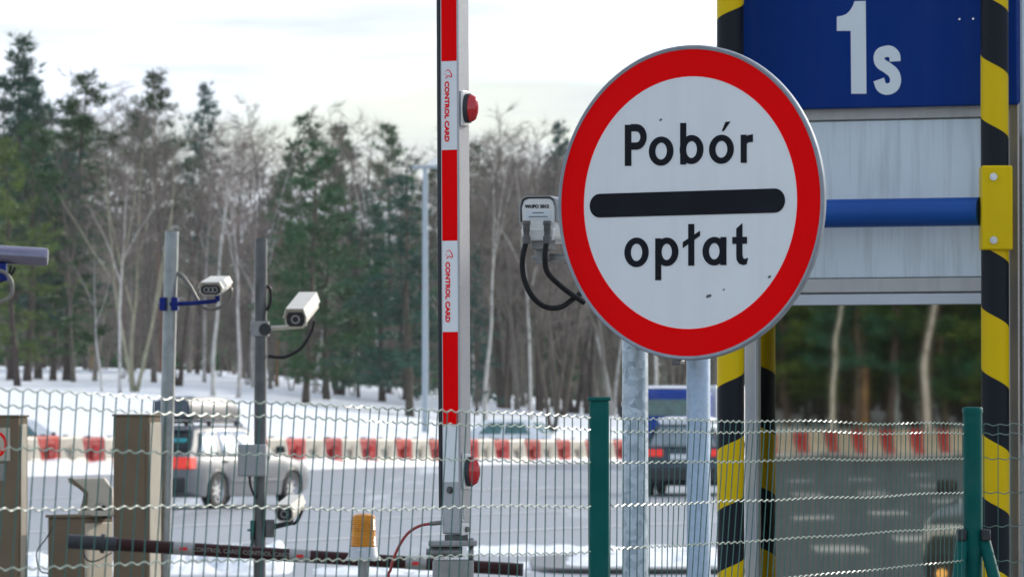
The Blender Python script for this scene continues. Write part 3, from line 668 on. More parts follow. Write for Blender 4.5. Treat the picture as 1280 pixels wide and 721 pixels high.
for yc in (140, 365):
    zc = bz(yc); o_ = c0 - FD * (fw * .62) + FN * .0016; sh = -TILT * (zc - zb0)
    text_part('lettering', 'CONTROL CARD', .0205, M_['red_film'], arm, MX((0, 0, -1), FD, FN, (o_.x + sh, o_.y, zc)), .0004, .0007, 1.09)
    lo = Vector((o_.x + sh, o_.y, bz(yc - 46)))
    m = MB()                                           # small looped emblem above the lettering
    def e2(x, z): return (x, z)
    pts = spline([Vector(p) for p in ((-.004, 0, .010), (.004, 0, .016), (.013, 0, .009), (.019, 0, -.004), (.014, 0, -.008), (.006, 0, -.003), (-.003, 0, -.012))], 4)
    m.stroke([(p.x, p.z) for p in pts], [.0012 + .003 * (i / len(pts)) * (1 - i / len(pts)) * 4 * .55 for i in range(len(pts))], -.0004, .0004)
    pts = spline([Vector(p) for p in ((-.008, 0, .004), (-.003, 0, -.002), (.002, 0, -.008), (-.006, 0, -.010))], 4); m.stroke([(p.x, p.z) for p in pts], .0012, -.0003, .0003)
    m.v = [lo + FD * (v.x * .9) + FN * (-v.y) + Vector((0, 0, v.z * .9)) for v in m.v]; m.build('emblem', M_['red_film'], arm)
for yc in (136, 589):
    zc = bz(yc); sh = Vector((-TILT * (zc - zb0), 0, 0)); o_ = c0 + SDv * (sw * .45) + sh; LDn = FD
    m = MB(); q0 = o_ + FD * .0 ; quadpr(m, q0 - SDv * .020, FD * .008, SDv * .042, zc - .052, zc + .052); mp_ = m.build('lamp_mount', M_['plastic_white'], barr, bevel=.006, seg=3)
    Mx = MX(SDv, (0, 0, 1), FD, o_ + FD * .0085 + Vector((0, 0, zc)))
    m = MB(); m.lathe([(.0, .0), (.027, .0), (.028, .015), (.0, .0155)], 32, Mx @ Matrix.Diagonal((.72, 1.55, 1, 1)), False); m.build('lamp_gasket', M_['rubber'], mp_, smooth=True)
    m = MB(); m.lathe([(.0265, .015), (.026, .022), (.0225, .031), (.013, .037), (.0, .0385)], 32, Mx @ Matrix.Diagonal((.70, 1.5, 1, 1)), False); m.build('red_lens', M_['red_lens'], mp_, smooth=True)
# bolt, oval tag and bracket at the foot of the arm
m = MB(); o_ = c0 - FD * (fw * .55) + FN * .001 + Vector((0, 0, bz(612))); m.cyl(o_, o_ + FN * .008, .0075, 6); m.cyl(o_, o_ + FN * .002, .011, 18); m.build('bolt', M_['steel_dark'], arm)
m = MB(); o_ = c0 + SDv * .012 + FD * .0015 + Vector((0, 0, bz(641))); m.lathe([(0, 0), (.016, 0), (.016, .001), (0, .001)], 28, MX(SDv, (0, 0, 1), FD, o_) @ Matrix.Diagonal((.42 * 1.5, 1.35, 1, 1)), False); m.build('oval_tag', M_['white_film'], arm)
m = MB()
for k in range(8): m.box(o_ + FD * .002 + Vector((0, 0, .016 - k * .0045)), (.006, .0006, .002))
m.build('tag_print', M_['black_film'], arm)
m = MB(); o_ = c0 + SDv * .0 + FD * .001 + Vector((0, 0, bz(661))); quadpr(m, Vector((o_.x, o_.y, 0)), FD * .004, SDv * .045, bz(668.5), bz(653)); m.build('foot_bracket', M_['plastic_white'], barr, bevel=.002)
m = MB(); o_ = c0 + SDv * .026 + FD * .005 + Vector((0, 0, bz(661))); m.cyl(o_, o_ + FD * .006, .008, 12); m.build('bolt', M_['steel_dark'], barr)
# hinge head and cabinet
m = MB(); m.box(((lx(536) + lx(596)) / 2, 0, bz(678)), (lx(596) - lx(536), .13, bz(674.5) - bz(681))); m.build('hinge_plate', M_['steel'], barr, bevel=.003)
m = MB(); m.cyl((lx(538), -.01, bz(689)), (lx(578), -.01, bz(689)), .016, 20); m.cyl((lx(533), -.01, bz(689)), (lx(539), -.01, bz(689)), .011, 6); m.build('hinge_pin', M_['steel'], barr, smooth=True)
m = MB(); m.cyl((lx(586), -.02, bz(690)), (lx(592), -.02, bz(690)), .021, 24); m.box((lx(589), .02, bz(688)), (.014, .08, .075)); m.build('hinge_cheek', M_['steel'], barr, bevel=.003)
m = MB(); m.box(((lx(556) + lx(585)) / 2, .01, bz(672)), (lx(585) - lx(556), .05, .02)); m.build('arm_clamp', M_['steel_dark'], barr, bevel=.002)
m = MB(); m.box(((lx(541) + lx(592)) / 2, .02, bz(699) / 2), (lx(592) - lx(541), .14, bz(699))); m.build('cabinet', M_['steel'], barr, bevel=.006)
pts = spline([at(551, 653, DB), at(540, 654, DB), at(524, 657, DB), at(508, 668, DB), at(495, 690, DB), at(488, 712, DB), at(485, 735, DB), Vector((gx(484, DB), DB, .8)), Vector((gx(486, DB), DB + .05, GZ))], 6)
m = MB(); m.tube(pts, .0042, 8); cb = tag(m.build('cable', M_['cable_red'], None, smooth=True), 'thin red cable looping from the foot of the upright barrier arm', 'cable')
m = MB(); m.cyl(at(537, 654.2, DB), at(552, 652.6, DB), .0068, 10); m.build('cable_gland', M_['cable_grey'], cb, smooth=True)

# ------------------------------------------------------------------ amber beacon
DBn = 19.0; be = thing('warning_beacon', 'amber warning beacon on a grey pole left of the barrier arm', 'beacon', (gx(454.5, DBn), DBn, GZ)); s = DBn / FPX
def z_(py): return at(454, py, DBn).z - GZ
m = MB(); prof = [(0, z_(641)), (10.5 * s, z_(641.6)), (14 * s, z_(644)), (14.8 * s, z_(647))]
for k in range(14):
    y = 648 + k * 2.4; r = 14.8 + k * .09; prof += [(r * s, z_(y)), ((r + (.7 if k not in (6, 7, 8) else .1)) * s, z_(y + 1.2))]
prof += [(16 * s, z_(682.6)), (0, z_(682.6))]; m.lathe(prof[::-1], 36, None, False); m.build('lens', M_['amber'], be, smooth=True)
m = MB(); m.lathe([(0, z_(699.5)), (22 * s, z_(699.5)), (22 * s, z_(698)), (19 * s, z_(693)), (17 * s, z_(684)), (16.4 * s, z_(682.7)), (0, z_(682.7))], 36, None, False); m.build('base', M_['beacon_grey'], be, smooth=True)
m = MB(); m.lathe([(7 * s, 0), (7 * s, z_(699.5))], 20); m.build('pole', M_['steel'], be, smooth=True)
m = MB(); m.cyl((-2.2 * s, -17.6 * s, z_(695)), (-2.2 * s, -18.4 * s, z_(694.8)), .0045, 10); m.build('cable_hole', M_['rubber'], be)
m = MB(); m.box((-2 * s, -17.2 * s, z_(686.5)), (10 * s, .002, 2.6 * s)); m.build('maker_sticker', M_['white_film'], be)

# ------------------------------------------------------------------ lowered dark boom
DL = 25.6; a = at(100, 677, DL); b = at(652, 711.5, DL); bo = thing('lowered_boom', 'dark maroon horizontal barrier boom with small red reflectors, lowered across the lane', 'barrier', (a.x, a.y, a.z)); d = (b - a)
def bp(px): return d * ((px - 100) / 552)
rb = .0345
m = MB(); m.cyl(bp(142), bp(652), rb, 20); m.build('tube', M_['maroon'], bo, smooth=True)
m = MB(); m.cyl(bp(85), bp(146), rb * 1.12, 20); m.cyl(bp(126), bp(131), rb * 1.5, 20); m.build('sleeve', M_['rubber'], bo, smooth=True)
for p0 in (217, 362, 507):
    m = MB(); m.cyl(bp(p0), bp(p0 + 26), rb + .0012, 20); q = m.build('reflector_band', M_['steel'], bo, smooth=True)
    m = MB(); c = bp(p0 + 13); m.box((c.x, -rb - .002, c.z), (.040, .006, .018)); m.build('red_reflector', M_['red_lens'], q, bevel=.001)
m = MB(); m.cyl(bp(650), bp(654), rb * 1.03, 20); m.build('end_cap', M_['rubber'], bo, smooth=True)
c = bp(302); dn = d.normalized(); text_part('lettering', 'CONTROL CARD  CONTROL CARD', .032, M_['plate_grey'], bo, MX(dn, (0, -.25, 1), Vector((dn.z, -1, 0)), (c.x, -rb - .002, c.z)), .0005, .0004, 1.0)
# ------------------------------------------------------------------ cabinets
DC = 26.6; s = DC / FPX
def cab(x0, x1, xs, ytop, name, label, cat, depth=.3):     # front face x0..xs, side face xs..x1
    yaw = R(24); wd = (xs - x0) * s / math.cos(yaw); dp = depth
    t = thing(name, label, cat, (gx(xs, DC), DC, GZ), -yaw); h = at(x0, ytop, DC).z - GZ
    return t, wd, h
c1, wd, h = cab(140, 199, 186, 520, 'ticket_cabinet', 'tall plain weathered beige cabinet beside the galvanised camera pole', 'cabinet')
dp = (199 - 186) * s / math.sin(R(24))
m = MB(); m.box((-wd / 2, dp / 2, h / 2), (wd, dp, h)); m.build('body', M_['cab'], c1, bevel=.006)
m = MB(); m.box((.004, dp / 2, h / 2 - .01), (.006, dp * .9, h - .05)); m.build('sunlit_side', M_['cab_light'], c1, bevel=.002)  # sunlight on the right side put into a lighter beige slab
m = MB(); m.box((-wd / 2, dp / 2, h + .006), (wd + .012, dp + .012, .012)); m.build('lid', M_['cab'], c1, bevel=.003)
m = MB(); m.box((-wd * .52, -.003, h * .5), (wd * .86, .006, h * .9)); m.build('door', M_['cab'], c1, bevel=.002)
c2, wd, h = cab(-42, 33, 23, 521, 'ticket_cabinet', 'beige cabinet with a red ring prohibition sticker at the left edge', 'cabinet')
dp = 10 * s / math.sin(R(24))
m = MB(); m.box((-wd / 2, dp / 2, h / 2), (wd, dp, h)); m.build('body', M_['cab'], c2, bevel=.006)
m = MB(); m.box((.004, dp / 2, h / 2 - .01), (.006, dp * .55, h - .06)); m.build('sunlit_side', M_['cab_light'], c2, bevel=.002)  # lighter slab painted as the sunlit edge
m = MB(); m.box((-wd / 2, dp / 2, h + .006), (wd + .012, dp + .012, .012)); m.build('lid', M_['cab'], c2, bevel=.003)
xs_ = -(23 + 6) * s / math.cos(R(24)); zc = at(0, 555, DC).z - GZ; r = 16.5 * s
m = MB(); m.box((xs_, -.003, zc), (r * 2.5, .004, r * 2.5)); st = m.build('sticker', M_['cab_light'], c2)
m = MB(); m.ring(xs_, zc, r, r, r * .22, r * .22, -.0064, -.0052, 40); m.stroke([(xs_ - r * .62, zc + r * .62), (xs_ + r * .62, zc - r * .62)], r * .2, -.0061, -.0052); m.build('prohibition_ring', M_['red_film'], st)
m = MB(); m.ring(xs_ - r * .1, zc + r * .35, r * .16, r * .16, r * .15, r * .15, -.0058, -.0052, 16); m.box((xs_ - r * .1, -.0055, zc - r * .12), (r * .2, .0006, r * .6)); m.build('pictogram', M_['black_film'], st)
m = MB(); m.box((xs_ + .01, -.003, at(0, 590, DC).z - GZ), (.10, .005, .095)); m.build('grey_plate', M_['plate_grey'], c2, bevel=.002)
# low boom drive housing with the hooded console above it
c3, wd, h = cab(58, 136, 104, 647, 'boom_housing', 'low beige housing that carries the lowered boom', 'housing')
dp = 32 * s / math.sin(R(24))
m = MB(); m.box((-wd / 2, dp / 2, h / 2), (wd, dp, h)); m.build('body', M_['cab'], c3, bevel=.008)
m = MB(); m.box((.004, dp / 2, h / 2 - .01), (.006, dp * .9, h - .04)); m.build('sunlit_side', M_['cab_light'], c3, bevel=.003)  # lit side of the housing, painted in lighter beige
m = MB(); m.box((-wd / 2, dp / 2, h + .008), (wd + .02, dp + .02, .016)); m.build('lid', M_['cab'], c3, bevel=.004)
for pts in (spline([at(66, 658, DC - .2), at(58, 672, DC - .3), at(46, 690, DC - .3), at(50, 712, DC - .2), at(60, 716, DC - .1)], 5), spline([at(104, 690, DC - .25), at(110, 700, DC - .3), at(122, 700, DC - .3), at(140, 690, DC - .2)], 5)):
    m = MB(); m.tube(pts, .004, 6); q_ = tag(m.build('cable', M_['cable'], None, smooth=True), 'thin black cable hanging left of the low boom housing' if pts[0].x < gx(90, DC) else 'thin black cable drooping below the boom in front of the low housing', 'cable')
hz0 = at(100, 647, DC).z; cq = thing('hooded_console', 'beige hooded console with an arched opening on top of the low housing', 'console', (gx(98, DC), DC + .1, GZ + h + .016))
def cl(px, py): p = at(px, 598 + (py - 598) * .84, DC); return (p.x - gx(98, DC), p.z - (GZ + h + .016))
out_ = [cl(*p) for p in ((84, 598), (127, 597), (137, 614), (138, 655), (132, 655), (130, 640), (124, 636), (117, 640), (114, 652), (100, 652), (97, 646), (104, 618), (82, 603))]
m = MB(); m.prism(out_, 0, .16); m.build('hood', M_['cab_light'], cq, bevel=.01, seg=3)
sd = [cl(*p) for p in ((82, 597.5), (88, 597.5), (108, 618), (106, 655), (97, 655), (103, 620))]; m = MB(); m.prism(sd, -.01, .17); m.build('side_cheek', M_['cab'], cq, bevel=.006)
m = MB(); m.box((cl(123, 0)[0], .10, cl(0, 648)[1]), (.085, .04, .07)); m.build('opening', M_['rubber'], cq)
m = MB(); m.box((cl(120, 0)[0], .07, .008), (.2, .2, .03)); m.build('foot', M_['cab_light'], cq, bevel=.006)

# ------------------------------------------------------------------ camera poles and cameras
DP = 27.0; s = DP / FPX
def pole(px0, px1, ytop, name, label, r, mt):
    a = at(px1, 700, DP); b = at(px0, ytop, DP); k = (b - a) / (b.z - a.z); f = a + k * (GZ - a.z)
    t = thing(name, label, 'pole', (f.x, f.y, GZ)); m = MB(); m.cyl((0, 0, 0), b - f, r, 24); m.build('tube', mt, t, smooth=True)
    m = MB(); m.box((0, 0, .01), (.2, .2, .02)); m.build('base_plate', mt, t, bevel=.003); return t
pole(215, 204.5, 289, 'camera_pole', 'light grey galvanised pole with a blue camera clamp', 8.6 * s, M_['pole_galv'])
p2 = pole(326.3, 324.5, 298, 'camera_pole', 'darker grey pole with a junction box and two cameras', 7.7 * s, M_['pole_dark'])
m = MB(); c = at(315.5, 575, DP - .06); m.box(c, (35 * s, .11, 40 * s)); jb = tag(m.build('junction_box', M_['box_grey'], None, bevel=.006), 'grey electrical junction box strapped to the darker pole', 'electrical box')
m = MB(); m.box(c + Vector((0, -.058, 0)), (32 * s, .008, 37 * s)); m.build('lid', M_['box_grey'], jb, bevel=.002)
m = MB(); m.tube(spline([at(312, 595, DP - .06), at(313, 606, DP - .06), at(317, 617, DP - .05), at(320, 622, DP - .03)], 5), .007, 8); m.build('conduit', M_['cable'], jb, smooth=True)

def cctv(name, label, rear, front, wd, ht, D, mat_body, flat=False):
    t = thing(name, label, 'camera', rear); ax = (Vector(front) - Vector(rear)); Ln = ax.length; ax.normalize()
    rt = ax.cross(Vector((0, 0, 1))).normalized(); up = rt.cross(ax); M = MX(rt, ax, up)
    c = .3
    oct_ = [(-wd / 2, -ht * .25), (-wd * .33, -ht / 2), (wd * .33, -ht / 2), (wd / 2, -ht * .25), (wd / 2, ht * .22), (wd * .36, ht / 2), (-wd * .36, ht / 2), (-wd / 2, ht * .22)]
    m = MB(); m.prism(oct_, 0, Ln * .97, M); bd = m.build('body', mat_body, t, bevel=ht * .05, seg=3)
    m = MB(); m.prism([(x * 1.06, y * 1.06 + ht * .02) for x, y in ((-wd / 2, ht * .05), (-wd * .36, ht / 2), (wd * .36, ht / 2), (wd / 2, ht * .05), (wd * .53, ht * .05), (wd * .39, ht * .56), (-wd * .39, ht * .56), (-wd * .53, ht * .05))], -Ln * .02, Ln * 1.03, M); m.build('sunshield', mat_body, t)
    m = MB(); m.prism([(x * .84, y * .78 - ht * .02) for x, y in oct_], Ln * .965, Ln * .982, M); g = m.build('front_glass', M_['cam_glass'], t)
    for k in ((-.18, 0, .18) if flat else (0,)):
        m = MB(); m.ring(k * wd, -ht * .02, ht * .24, ht * .24, ht * .07, ht * .07, Ln * .98, Ln * .99, 24); m.v = [M @ v for v in m.v]; m.build('lens', M_['lens_ring'], g)
    return t, M, Ln
# camera on the blue clamp
t, M, Ln = cctv('security_camera', 'white flat security camera on a blue bracket, left of two high cameras', at(275, 354.5, DP + .05), at(263, 362, DP - .28), 29 * s, 15.5 * s, DP, M_['cam_beige'], True)
t.location
o0 = Vector(t.location)
m = MB(); m.tube([at(212, 380, DP - .03) - o0, at(240, 379, DP - .03) - o0, at(272, 376, DP - .06) - o0], .014, 6); m.box(at(272, 371, DP - .06) - o0, (.026, .05, .05)); br = m.build('bracket_arm', M_['blue_clamp'], t, bevel=.003)
for px in (204, 219):
    m = MB(); m.box(at(px, 380, DP) - o0, (.036, .12, .075)); m.build('clamp_jaw', M_['blue_clamp'], br, bevel=.005)
m = MB(); m.cyl(at(196, 380, DP) - o0, at(224, 379, DP) - o0, .008, 8); m.build('clamp_bolt', M_['steel'], br)
m = MB(); m.tube(spline([at(221, 342, DP) - o0, at(226, 343, DP) - o0, at(236, 356, DP) - o0, at(246, 374, DP) - o0, at(249, 378, DP) - o0], 5), .0125, 10); m.build('conduit', M_['cable_grey'], t, smooth=True)
m = MB(); m.tube(spline([at(250, 382, DP) - o0, at(262, 387, DP) - o0, at(277, 383, DP) - o0, at(287, 374, DP) - o0, at(289, 362, DP) - o0, at(284, 357, DP + .03) - o0], 5), .0095, 8); m.build('cable', M_['cable_grey'], t, smooth=True)
# camera high on the darker pole
t, M, Ln = cctv('security_camera', 'cream box camera pointing down on the darker pole', at(385, 379, DP + .12), at(369, 399, DP - .33), 27 * s, 23 * s, DP, M_['cam_beige']); o0 = Vector(t.location)
m = MB(); m.tube([at(334, 410.5, DP) - o0, at(358, 409, DP) - o0, at(380, 407, DP) - o0], .016, 6); m.box(at(380, 403, DP) - o0, (.03, .05, .04)); br = m.build('bracket_arm', M_['cam_beige'], t, bevel=.003)
m = MB(); m.box(at(325, 411, DP) - o0, (.10, .11, .085)); m.cyl(at(312, 412, DP) - o0, at(340, 411, DP) - o0, .012, 8); m.build('pole_clamp', M_['steel'], br, bevel=.006)
m = MB(); m.cyl(at(331, 411.5, DP - .055) - o0, at(331.5, 411.5, DP - .075) - o0, .034, 20); m.build('clamp_cap', M_['rubber'], br)
m = MB(); m.tube(spline([at(393, 401, DP) - o0, at(389, 415, DP) - o0, at(376, 435, DP) - o0, at(356, 446, DP) - o0, at(335, 445, DP) - o0], 5), .0095, 8); m.build('cable', M_['cable'], t, smooth=True); m = MB(); m.tube(spline([at(334, 357, DP) - o0, at(338, 362, DP) - o0, at(338, 378, DP) - o0, at(334, 388, DP) - o0], 5), .009, 8); m.build('cable', M_['cable'], t, smooth=True)
# camera low on the darker pole
t, M, Ln = cctv('security_camera', 'small grimy cream camera low on the darker pole above the lowered boom', at(370, 630, DP + .1), at(355, 642, DP - .22), 22 * s, 20 * s, DP, M_['cam_beige']); o0 = Vector(t.location)
m = MB(); m.tube([at(334, 660, DP) - o0, at(350, 656, DP) - o0, at(364, 653, DP) - o0, at(364, 643, DP) - o0], .018, 6); br = m.build('bracket_arm', M_['rubber'], t, smooth=True)
m = MB(); m.box(at(338, 660, DP) - o0, (.05, .09, .10)); m.build('pole_clamp', M_['steel_dark'], br, bevel=.004)
m = MB(); m.box(at(315.5, 662, DP) - o0, (.022, .06, .11)); m.cyl(at(309, 662, DP) - o0, at(318, 662, DP) - o0, .006, 8); m.build('clamp_jaw', M_['fence_post'], br, bevel=.003)
m = MB(); m.tube(spline([at(378, 637, DP) - o0, at(372, 650, DP) - o0, at(366, 655, DP) - o0], 4), .009, 8); m.build('cable', M_['cable'], t, smooth=True); m = MB(); m.tube(spline([at(316, 667, DP - .03) - o0, at(315, 680, DP - .03) - o0, at(312, 690, DP - .03) - o0], 4), .008, 8); m.build('cable', M_['cable'], t, smooth=True)
# mauve tube camera reaching in from the left
DQ = 24.0; s = DQ / FPX; a = at(-70, 314, DQ); b = at(60, 321.5, DQ)
t = thing('tube_camera', 'mauve grey cylindrical camera housing reaching in from the left edge', 'camera', a); d = b - a; Mq = d.normalized().to_track_quat('Z', 'Y').to_matrix().to_4x4(); Lq = d.length; rr = 11.3 * s
m = MB(); m.lathe([(rr * .9, 0), (rr, .01), (rr, Lq - .02), (rr * .96, Lq - .008), (rr * .84, Lq), (0, Lq)], 36, Mq); m.build('tube', M_['housing'], t, smooth=True)
m = MB(); c = at(2, 340, DQ) - a; m.box(c, (.05, .06, .09)); m.box(at(-40, 346, DQ) - a, (.4, .05, .04)); m.build('bracket', M_['blue_clamp'], t, bevel=.005)
m = MB(); m.tube(spline([at(-4, 337, DQ - .06) - a, at(8, 342, DQ - .06) - a, at(15.5, 356, DQ - .06) - a, at(13, 370, DQ - .06) - a, at(2, 377, DQ - .06) - a, at(-14, 378, DQ - .06) - a], 6), .0095, 10); m.build('conduit', M_['cable_grey'], t, smooth=True)
m = MB(); m.tube(spline([at(19, 334, DQ) - a, at(15, 342, DQ) - a, at(5, 350, DQ) - a, at(-8, 354, DQ) - a], 5), .007, 8); m.build('cable', M_['cable'], t, smooth=True); m = MB(); m.tube(spline([at(14, 332, DQ) - a, at(11, 342, DQ) - a, at(-2, 352, DQ) - a], 5), .006, 8); m.build('cable', M_['cable'], t, smooth=True)
f = at(-68, 400, DQ); m = MB(); m.cyl((f.x, f.y + .06, GZ), (f.x, f.y + .06, 2.75), .04, 20); tag(m.build('camera_pole', M_['pole_galv'], None, smooth=True), 'pole just outside the left edge carrying the mauve tube camera', 'pole')
# white camera seen from behind, beside the sign
DW = 14.45; s = DW / FPX; a = at(673, 273, DW); t = thing('traffic_camera', 'white weathered camera seen from behind with two black hoses, half hidden by the round sign', 'camera', a, -R(15)); wd, ht = 47 * s, 54 * s
def pr(f, g): return [(x * f, y * g) for x, y in ((-wd * .44, -ht * .42), (-wd * .36, -ht * .5), (wd * .36, -ht * .5), (wd * .46, -ht * .38), (wd * .47, ht * .25), (wd * .40, ht * .42), (wd * .3, ht * .47), (-wd * .3, ht * .47), (-wd * .42, ht * .42), (-wd * .48, ht * .25))]
m = MB(); m.prism(pr(1, 1), 0, .36); bd = m.build('body', M_['plastic_white'], t, bevel=.006, seg=3)
m = MB(); top = pr(1.07, 1.07); pts = [(-wd * .51, -ht * .08), (-wd * .51, ht * .27), (-wd * .45, ht * .45), (-wd * .32, ht * .51), (wd * .32, ht * .51), (wd * .44, ht * .45), (wd * .51, ht * .27), (wd * .51, -ht * .08)]
m.stroke(pts, .0035, -.005, .40); m.build('sunshield', M_['box_grey'], t)
m = MB(); m.prism([(-wd * .42, -ht * .52), (wd * .42, -ht * .52), (wd * .47, -ht * .24), (-wd * .46, -ht * .24)], -.012, .002); m.build('rear_lip', M_['plastic_white'], t, bevel=.004)
m = MB(); m.box((0, -.0012, ht * .08), (wd * .68, .0012, ht * .2)); sk = m.build('sticker', M_['number'], t)
m = MB()
for k in range(2): m.box((0, -.0024, ht * (.13 - k * .09)), (wd * (.3 if k == 0 else .52), .0006, .0026))
m.build('sticker_print', M_['steel_dark'], sk)
text_part('lettering', 'WUPO 2012', .0138, M_['black_film'], t, MX((1, 0, 0), (0, 0, 1), (0, -1, 0), (-.004, -.0016, ht * .275)), .0004, .0006, 1.0)
for px, py in ((658, 281), (684, 281)):
    q = at(px, py, DW - .03) - a; q = Matrix.Rotation(R(15), 3, 'Z') @ q
    m = MB(); m.lathe([(.0125, .0), (.0125, .012), (.0105, .014), (.0105, .03), (.009, .032), (.009, .045), (.0125, .047), (.0125, .068), (.008, .07)], 18, Matrix.Translation(q + Vector((0, 0, .012))) @ Matrix.Rotation(R(180), 4, 'X')); m.build('cable_gland', M_['steel_dark'], t, smooth=True)
def wl(px, py, D): return Matrix.Rotation(R(15), 3, 'Z') @ (at(px, py, D) - a)
m = MB(); m.tube(spline([wl(657, 304, DW - .03), wl(653, 325, DW - .03), wl(655, 348, DW - .03), wl(665, 370, DW - .03), wl(681, 383, DW - .02), wl(700, 384, DW), wl(716, 374, DW + .02), wl(735, 360, DW + .05)], 6), .0085, 12); m.build('hose', M_['cable'], t, smooth=True)
m = MB(); m.tube(spline([wl(683, 302, DW - .03), wl(681, 322, DW - .03), wl(684, 340, DW - .03), wl(697, 354, DW - .02), wl(712, 366, DW), wl(730, 378, DW + .03)], 6), .0085, 12); m.build('hose', M_['cable'], t, smooth=True)
m = MB(); m.box(wl(679, 306, DW + .06), (.05, .1, .03)); m.box(wl(678, 318, DW + .08), (.028, .06, .06)); m.box(wl(690, 322.5, DW + .10), (.11, .08, .012)); m.build('bracket', M_['steel'], t, bevel=.002)
q0 = wl(690, 322.5, DW + .08); q1 = wl(792, 322, DW + .02 - .42); m = MB(); m.tube([q0, wl(735, 322, 14.3), wl(785, 322, 14.06)], .014, 10); m.build('bracket_arm', M_['steel'], t, smooth=True)
M_['teal_bag'] = mat('teal_bag', (.03, .35, .38), .6)

# ------------------------------------------------------------------ red and white barrier blocks
def block_bm(red):
    m = MB(); Lt, Lb, H = (1.02, .66, .78) if red else (.98, 1.20, .80)
    # cross-section across the row (y) widens towards the foot; ends taper
    prof = [(.30, 0), (.30, .12), (.20, .30), (.15, .74), (.12, .80)]
    vs = []; 
    for sx in (-1, 1):
        for w_, z in prof:
            l = lerp(Lb, Lt, z / H) / 2 * sx
            vs += [(l, -w_, z), (l, w_, z)]
    n = len(prof); fs = []
    for i in range(n - 1):
        a = 2 * i; b = 2 * n + 2 * i
        fs += [(a, a + 2, b + 2, b), (a + 1, b + 1, b + 3, a + 3), (a, a + 1, a + 3, a + 2), (b, b + 2, b + 3, b + 1)]
    fs += [(0, 2 * n, 2 * n + 1, 1), (2 * n - 2, 2 * n - 1, 4 * n - 1, 4 * n - 2)]
    m.add(vs, fs); return m
bmesh_of = {}
for red in (True, False):
    m = block_bm(red); bmesh_of[red] = (m.mesh('barrier_block', M_['barrier_red' if red else 'barrier_white'], True),)
    m = MB()
    for x in (.0,):
        m.box((x, -.205 if False else -.19, .47), (.30 if red else .22, .03, .34), Matrix.Rotation(R(6), 4, 'X'))
    rib = m.mesh('moulded_rib', M_['barrier_red' if red else 'barrier_white'])
    m = MB(); m.cyl((.0, 0, .79), (.0, 0, .83), .07, 12); cap = m.mesh('filler_cap', M_['dark_trim'])
    bmesh_of[red] += (rib, cap)
ORD = ['first', 'second', 'third', 'fourth', 'fifth', 'sixth', 'seventh', 'eighth', 'ninth']
def place_block(red, x, y, z, rz, label, group):
    me, rib, cap = bmesh_of[red]
    o = bpy.data.objects.new('barrier_block', me); C.objects.link(o); o.location = (x, y, z); o.rotation_euler = (0, random.uniform(-.02, .02), rz + random.uniform(-.03, .03))
    o['label'] = label; o['category'] = 'barrier block'; o['group'] = group
    for nm, k in (('moulded_rib', rib), ('filler_cap', cap)):
        c = bpy.data.objects.new(nm, k); C.objects.link(c); c.parent = o
    for p_ in me.polygons: p_.use_smooth = False
cnt = {}
segs = ((34, 143, 'between the two beige cabinets'), (381, 546, 'between the silver estate and the barrier arm'), (592, 735, 'between the barrier arm and the square green post'), (762, 777, 'between the square green post and the sign'))
y0 = 109.0; c_ = .01677; rzf = math.atan2(1, .4685)
for i in range(-3, 30):
    for red in (True, False):
        u = i + (.29 if red else .79); y = y0 * (1 + c_ * u); x = xb(y); px = 640 + 6000 * x / y; nm = 'red' if red else 'dirty white'
        if px < -40 or px > 960: continue
        lab = f'{nm} barrier block of the row along the snow bank, mostly hidden'; g = 'barrier blocks hidden behind nearer things'
        for a, b, t_ in segs:
            if a < px < b:
                k = (red, a); cnt[k] = cnt.get(k, 0) + 1
                lab = f'{ORD[cnt[k] - 1]} {nm} barrier block {t_}'; g = 'barrier blocks along the snow bank'
        place_block(red, x, y, berm_z(y) - .08 + .03 * mnoise.noise(Vector((u, 0, 0))), rzf, lab, g)
for i in range(-14, 24):                             # the row across the plaza behind the camera, seen mirrored in the booth glass
    for red in (True, False):
        P = Vector((10.47, 182, 0)) + Vector((.6, .8, 0)) * (2.05 * (i + (.29 if red else .79))); q = mirror(P)
        if abs(i - 4) > 12: continue
        place_block(red, q.x, q.y, .12, math.atan2(-1, -.055) + math.pi, ('red' if red else 'white') + ' barrier block of the row mirrored in the booth window', 'barrier blocks mirrored in the booth window')

# ------------------------------------------------------------------ street lamps
def street_lamp(x, y, z, h, rz, label, arm=.35):
    t = thing('street_lamp', label, 'street lamp', (x, y, z), rz)
    m = MB(); m.tube([(0, 0, 0), (0, 0, .5), (0, 0, h)], [.12, .11, .085], 16); m.build('pole', M_['lamp_pole'], t, smooth=True)
    m = MB(); m.box((.1, 0, h + .03), (1.1, .16, .09)); m.build('lamp_arm', M_['lamp_pole'], t, bevel=.02)
    m = MB(); m.prism([(-.05, h + .08), (.35, h + .34), (.85, h + .52), (1.0, h + .46), (.9, h + .33), (.3, h + .08)], -.22, .22); m.build('lamp_head', M_['plastic_white'], t, bevel=.03); return t
DLm = 165; zg = ground_z(gx(531, DLm), DLm); street_lamp(gx(531.5, DLm), DLm, zg - .1, at(531, 210, DLm).z - zg + .1, 0, 'tall pale grey street lamp beyond the barriers, left of the barrier arm')
p = mirror(at(1120, 500, 214)); street_lamp(p.x, p.y, ground_z(p.x, p.y) - .1, 10, R(40), 'slim grey lamp post mirrored in the booth window')

